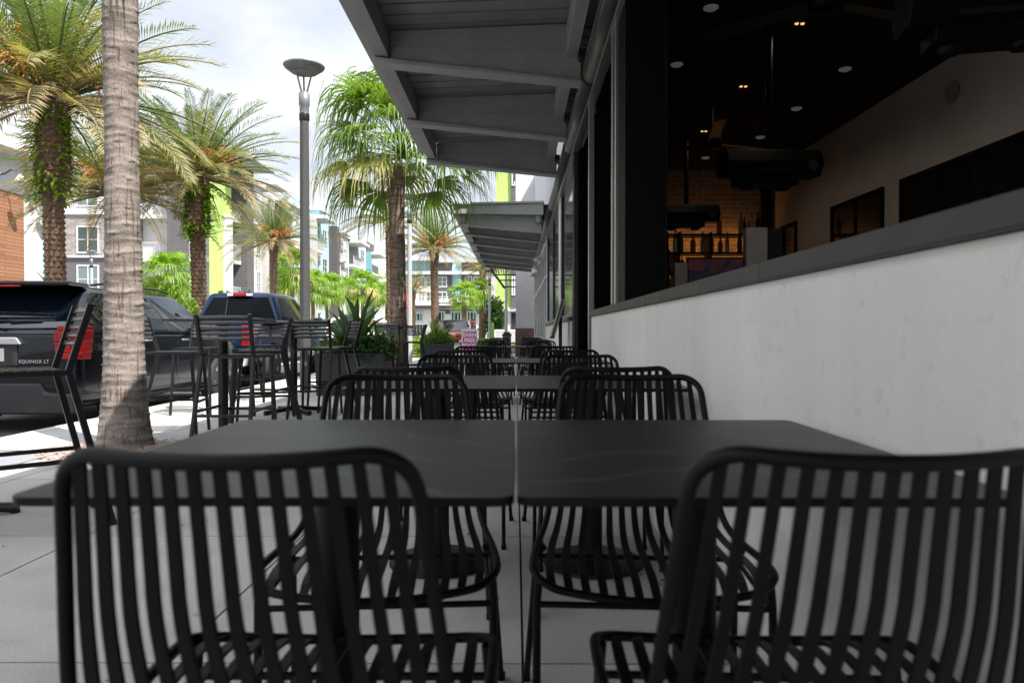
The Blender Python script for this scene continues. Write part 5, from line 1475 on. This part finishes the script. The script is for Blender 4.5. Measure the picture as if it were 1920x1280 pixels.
# end block with the lettering
Y = 118
eb = thing('residences_building', 'white, grey and blue block closing the street, lettered residences', 'apartment building')
def X_(px): return PX(px, Y)
wall(eb, M_bwhite, -27, X_(748), Y, Y + 12, -.15, 10.5); wall(eb, M_bwhite, X_(748), X_(819), Y - .5, Y + 12, 3.9, 9.9)
wall(eb, M_bblue, X_(752), X_(806), Y + 1, Y + 12, 9.9, 12.7); wall(eb, M_bwhite, X_(748), X_(826), Y - 1.2, Y + 12, 12.71, 13.3, 'roof'); wall(eb, M_bwhite, X_(762), X_(902), Y - 1.4, Y + 12, 10.4, 10.9, 'roof')
wall(eb, M_bdark, X_(819), X_(848), Y - .6, Y + 12, 5.5, 10.39); wall(eb, M_bblue, X_(848), X_(866), Y - .3, Y + 12, 3.9, 13.6); wall(eb, M_bdark, X_(866), X_(912), Y - .6, Y + 12, 5.5, 10.39)
wall(eb, M_bdark, X_(819), X_(848), Y - .2, Y + 12, 10.91, 12.4); wall(eb, M_bdark, X_(866), X_(940), Y - .2, Y + 12, 10.91, 12.4)
wall(eb, M_bwhite, X_(818), X_(852), Y - 1.0, Y + 12, 12.41, 12.9, 'roof'); wall(eb, M_bwhite, X_(862), X_(945), Y - 1.0, Y + 12, 12.41, 12.9, 'roof')
wall(eb, M_bgrey, X_(912), X_(945), Y, Y + 12, 3.9, 10.9)
wall(eb, M_bdark, X_(819), X_(945), Y - .4, Y + 12, 3.9, 5.49)
wall(eb, M_bbrown, X_(750), X_(945), Y - 1.6, Y - .2, 4.9 - .3, 5.25, 'band'); wall(eb, M_bwhite, X_(750), X_(945), Y - 1.8, Y, 5.26, 5.5, 'ledge')
wall(eb, M_bwhite, X_(748), X_(945), Y - .4, Y + 12, -.15, 3.9)
for (a, c) in ((784, 798), (800, 814), (821, 839), (872, 886), (888, 902)):
    yy = Y - .5 if a < 819 else Y - .6
    win(eb, 'F', X_(a), X_(c), 5.9, 7.6, yy, 2, 2, fw=.16); win(eb, 'F', X_(a), X_(c), 8.3, 10.1, yy, 2, 2, fw=.16)
for (a, c) in ((726, 735), (738, 746)): win(eb, 'F', X_(a), X_(c), 5.0, 7.2, Y, 2, 2, fw=.16); win(eb, 'F', X_(a), X_(c), 1.5, 3.5, Y, 2, 2, fw=.16)
for (a, c) in ((776, 794), (816, 835), (845, 866), (875, 895), (901, 908), (918, 930)):
    win(eb, 'F', X_(a), X_(c), 2.6, 4.4, Y - .4, 3, 1, mat('pale_blue_frame', (.34, .48, .52), .6), M_glassdark, .25, .15)
    win(eb, 'F', X_(a), X_(c), .1, 2.3, Y - .4, 3, 2, None, M_glassdark, .16, .1)
o = text_mesh('residences', 1.55, M_white, 'lettering', eb, .1, bold=.02); o.location = (X_(855), Y - 1.75, 6.2); o.rotation_euler = (R(90), 0, 0)

# tall lime building on the right side of the street
Y = 60
lb_ = thing('lime_building', 'tall lime green building with grey strip, beyond the pergola', 'building')
wall(lb_, M_lime, -1.65, -.4, Y, Y + 40, 3.0, 15.4); wall(lb_, M_bdark, -.4, .05, Y - .2, Y + 40, 3.0, 16); wall(lb_, M_lime, .05, 6, Y, Y + 40, 3.0, 15.4)
wall(lb_, M_bbrown, -1.68, -1.25, Y - .05, Y + 40, -.15, 2.99); wall(lb_, M_bwhite, -1.25, 6, Y + .4, Y + 40, -.15, 2.99); wall(lb_, M_bwhite, -1.9, 6, Y - .3, Y + 40, 15.41, 15.8, 'roof')
wall(lb_, M_bwhite, -1.25, 6, Y - .1, Y + .39, 2.7, 3.0, 'soffit')
for (a, c) in ((-1.15, -.75), (-.4, .3), (.5, 1.2)): win(lb_, 'F', a, c, .1, 2.6, Y + .4, 1, 2, M_bbrown, M_glassdark, .05)
for z in (4.0, 7.1, 10.2, 13.2): win(lb_, 'F', -.35, -.05, z, z + 1.6, Y - .2, 1, 2)
# white railing fence on its terrace
fn = thing('railing_fence', 'low white and grey railing at the foot of the lime building', 'fence', (0, 50, 0))
b = MB(); b.box(-1.5, .2, 0, .08, 1.0, 1.1); b.box(-1.5, -1.42, 0, .08, -.15, 1.0); b.box(.1, .18, 0, .08, -.15, 1.0); b.build('frame', M_white, fn)
b = MB(); b.box(-1.41, .09, .02, .06, 0, .99); b.build('panel', M_bgrey, fn)

# neighbouring building with brick wainscot and louvre awning
nb = thing('neighbour_building', 'tall pale building with brick base where the second canopy ends', 'building')
M_wbrick = bricks('wainscot_brick', (.16, .06, .045), (.09, .045, .04), (.30, .27, .25), w=.21, h=.07, ms=.008, plane='XY', bump=.6)
wall(nb, M_whitecol, 0.0, 8, 27, 40, 1.08, 9.4); wall(nb, M_wbrick, -.02, 8, 26.98, 40, -.02, 1.08, 'brick_base')
wall(nb, M_bgrey, -.15, 8, 26.85, 40.1, 9.41, 9.7, 'roof')
b = MB()
for k in range(9):
    t_ = k / 8; b.obox((-1.0 + .42 * t_, 29.0, 3.52 - .72 * t_ * 0 - .0), (.02, 1.5, .09), (0, R(40), 0)) if False else None
for k in range(10):
    t_ = k / 9; b.box(-1.02 + .9 * t_, -.99 + .9 * t_, 28.0, 30.2, 3.42 - .06 * (k % 2), 3.5 - .06 * (k % 2))
for k in range(8):
    b.obox((-.95 + .055 * k, 28.6, 3.35 - .075 * k), (.035, 1.6, .02), (0, R(20), 0))
b.beam((-1.0, 28.0, 3.46), (-.0, 28.0, 3.46), .05, .08); b.beam((-1.0, 27.8, 3.45), (-.46, 27.8, 2.72), .05, .05); b.beam((-1.0, 29.4, 3.45), (-.46, 29.4, 2.72), .05, .05)
for z in (2.74, 3.0, 3.22): b.beam((-.55 - (z - 2.74) * .5, 28.4, z), (0, 28.4, z), .04, .05)
b.build('louvre_awning', M_bar, nb)

# white building with timber panel at far left
lw = thing('shop_building', 'white shop building with timber-clad panel and flat roof, far left', 'building')
wall(lw, M_bwhite, -32, -20, 6, 29.9, -.15, 7.9)
wall(lw, M_bwhite, -33, -19.1, 5, 30.1, 7.9, 8.45, 'roof')
M_wood = bricks('timber_boards', (.34, .16, .085), (.25, .11, .06), (.09, .04, .025), w=3.2, h=.14, ms=.008, plane='YZ', bump=.5, off=.37)
wall(lw, M_wood, -19.998, -19.93, 18, 28.7, .4, 6.45, 'timber_panel')
wall(lw, M_bblue, -19.999, -19.85, 29.9, 30.8, -.15, 7.2, 'pilaster'); wall(lw, M_bnavy, -32, -20.05, 30.81, 31.2, -.15, 6.6, 'end_wall')
for y in (26.0, 27.4, 29.1):
    b = MB(); b.tube([(-20, y, 7.0), (-19.75, y, 7.05), (-19.5, y, 7.2), (-19.25, y, 7.15), (-19.15, y, 6.95)], .03, 8); gl = b.build('gooseneck_lamp', M_bdark, lw)
    b = MB(); b.lathe([(.06, .15), (.1, .08), (.2, -.08), (.21, -.1)], 18, (-19.14, y, 6.86)); b.build('lamp_shade', M_white, gl)
o = text_mesh('SPA', .7, M_white, 'lettering', lw, .06, bold=.01); o.location = (-19.9, 26.55, 5.75); o.rotation_euler = (R(90), 0, R(90))
b = MB(); b.box(-19.4, -19.3, 12, 30, -.15, .9)
hd = thing('slat_fence', 'low grey slatted fence before the white shop building', 'fence', (0, 0, 0))
b = MB()
for k in range(34): b.box(-17.6, -17.5, 14 + .5 * k, 14.42 + .5 * k, .0, 2.15)
b.build('slats', mat('fence_bluegrey', (.14, .16, .18), .7), hd)
b = MB()
for k in range(12): b.box(-17.7, -17.61, 14 + 1.5 * k, 14.1 + 1.5 * k, -.15, 2.25)
b.build('post', M_bdark, hd)

# ================================================================== SIGNS
t = thing('stop_sign', 'small red octagonal stop sign far down the street', 'sign', (PX(886.8, 80), 80, -.15))
b = MB(); b.tube([(0, .05, 0), (0, .05, 2.5)], .035, 8); b.build('post', M_railing, t)
b = MB(); b.lathe([(.36, -.012), (.36, .012)], 8, (0, 0, 2.22), M=Matrix.Rotation(R(90), 3, 'X') @ Matrix.Rotation(R(22.5), 3, 'Z'), smooth=False); pl_ = b.build('plate', mat('sign_red', (.55, .02, .03), .5), t)
b = MB(); b.lathe([(.385, -.005), (.385, .005)], 8, (0, .008, 2.22), M=Matrix.Rotation(R(90), 3, 'X') @ Matrix.Rotation(R(22.5), 3, 'Z'), smooth=False); b.build('border', M_white, t)
o = text_mesh('STOP', .26, M_white, 'lettering', pl_, .004, bold=.006); o.location = (0, -.016, 2.22); o.rotation_euler = (R(90), 0, 0)
t = thing('banner_sign', 'red upright sign with a white O behind the fan palm trunk', 'sign', (PX(756, 30), 30, -.1))
b = MB(); b.tube([(0, .06, 0), (0, .06, 2.75)], .035, 8); b.build('post', M_railing, t)
b = MB(); b.box(-.16, .16, -.01, .02, PZ(580, 30) + .1, PZ(549, 30) + .1); pl_ = b.build('plate', mat('sign_red', (.55, .02, .03), .5), t)
o = text_mesh('0', .34, M_white, 'lettering', pl_, .004, bold=.004); o.location = (.03, -.014, PZ(565, 30) + .1); o.rotation_euler = (R(90), 0, 0)
t = thing('upright_sign', 'narrow lime green upright sign board beyond the pink sign', 'sign', (PX(922, 40), 40, -.05))
b = MB(); b.prism([(-.13, 0), (.13, 0), (.13, 1.5), (-.13, 1.5)], -.04, .04, 'y'); b.build('board', mat('sign_green', (.3, .6, .08), .5), t, bevel=.01)
b = MB(); b.box(-.2, .2, -.12, .12, -.05, 0); b.build('base', M_planter, t)

# ================================================================== PEOPLE far down the street
def person(label, x, y, shirt, trousers, rz):
    t = thing('person', label, 'person', (x, y, -.15), rz)
    V = [(0, 0, .95), (0, .0, 1.15), (0, .0, 1.35), (0, 0, 1.47), (0, 0, 1.54), (0, .01, 1.63),
         (.09, 0, .9), (.1, .02, .5), (.1, -.05, .08), (.1, .08, .03), (-.09, 0, .9), (-.11, -.1, .5), (-.1, -.2, .1), (-.1, -.06, .03),
         (.19, 0, 1.40), (.24, -.02, 1.13), (.23, .1, .92), (.23, .14, .84), (-.19, 0, 1.40), (-.25, .0, 1.13), (-.24, .08, .90), (-.24, .12, .82)]
    E = [(0, 1), (1, 2), (2, 3), (3, 4), (4, 5), (0, 6), (6, 7), (7, 8), (8, 9), (0, 10), (10, 11), (11, 12), (12, 13), (3, 14), (14, 15), (15, 16), (16, 17), (3, 18), (18, 19), (19, 20), (20, 21)]
    Rr = [.14, .13, .16, .1, .055, .095, .09, .065, .045, .04, .09, .065, .045, .04, .06, .045, .033, .035, .06, .045, .033, .035]
    me = bpy.data.meshes.new('body'); me.from_pydata(V, E, []); o = bpy.data.objects.new('body', me); COL.objects.link(o)
    sk = o.modifiers.new('skin', 'SKIN')
    for i, r_ in enumerate(Rr): me.skin_vertices[0].data[i].radius = (r_, r_ * .85)
    me.skin_vertices[0].data[0].use_root = True
    ss = o.modifiers.new('sub', 'SUBSURF'); ss.levels = 2; ss.render_levels = 2
    dg = bpy.context.evaluated_depsgraph_get(); m2 = bpy.data.meshes.new_from_object(o.evaluated_get(dg)); o.modifiers.clear(); o.data = m2
    skin = mat('skin', (.3, .17, .11), .6); m2.materials.clear()
    for k in (skin, shirt, trousers): m2.materials.append(k)
    for p in m2.polygons:
        z = p.center.z; p.use_smooth = True; p.material_index = 0 if z > 1.5 or (abs(p.center.x) > .17 and z < 1.2) or z < .08 else (1 if z > .93 else 2)
    o.parent = t
    b = MB(); b.lathe([(.1, -.05), (.112, .0), (.09, .07), (.04, .105), (0, .11)], 16, (0, -.012, 1.66)); b.build('hair', mat('dark_hair', (.02, .013, .01), .6), t)
person('person in dark navy clothes walking right of the stop sign', PX(899, 74), 74, mat('navy_cloth', (.02, .02, .06), .8), mat('black_cloth', (.012, .012, .015), .8), R(20))
person('person in a bright blue top standing under the stop sign', PX(887, 72), 72, mat('blue_cloth', (.03, .05, .3), .8), mat('grey_cloth', (.08, .08, .09), .8), R(-30))
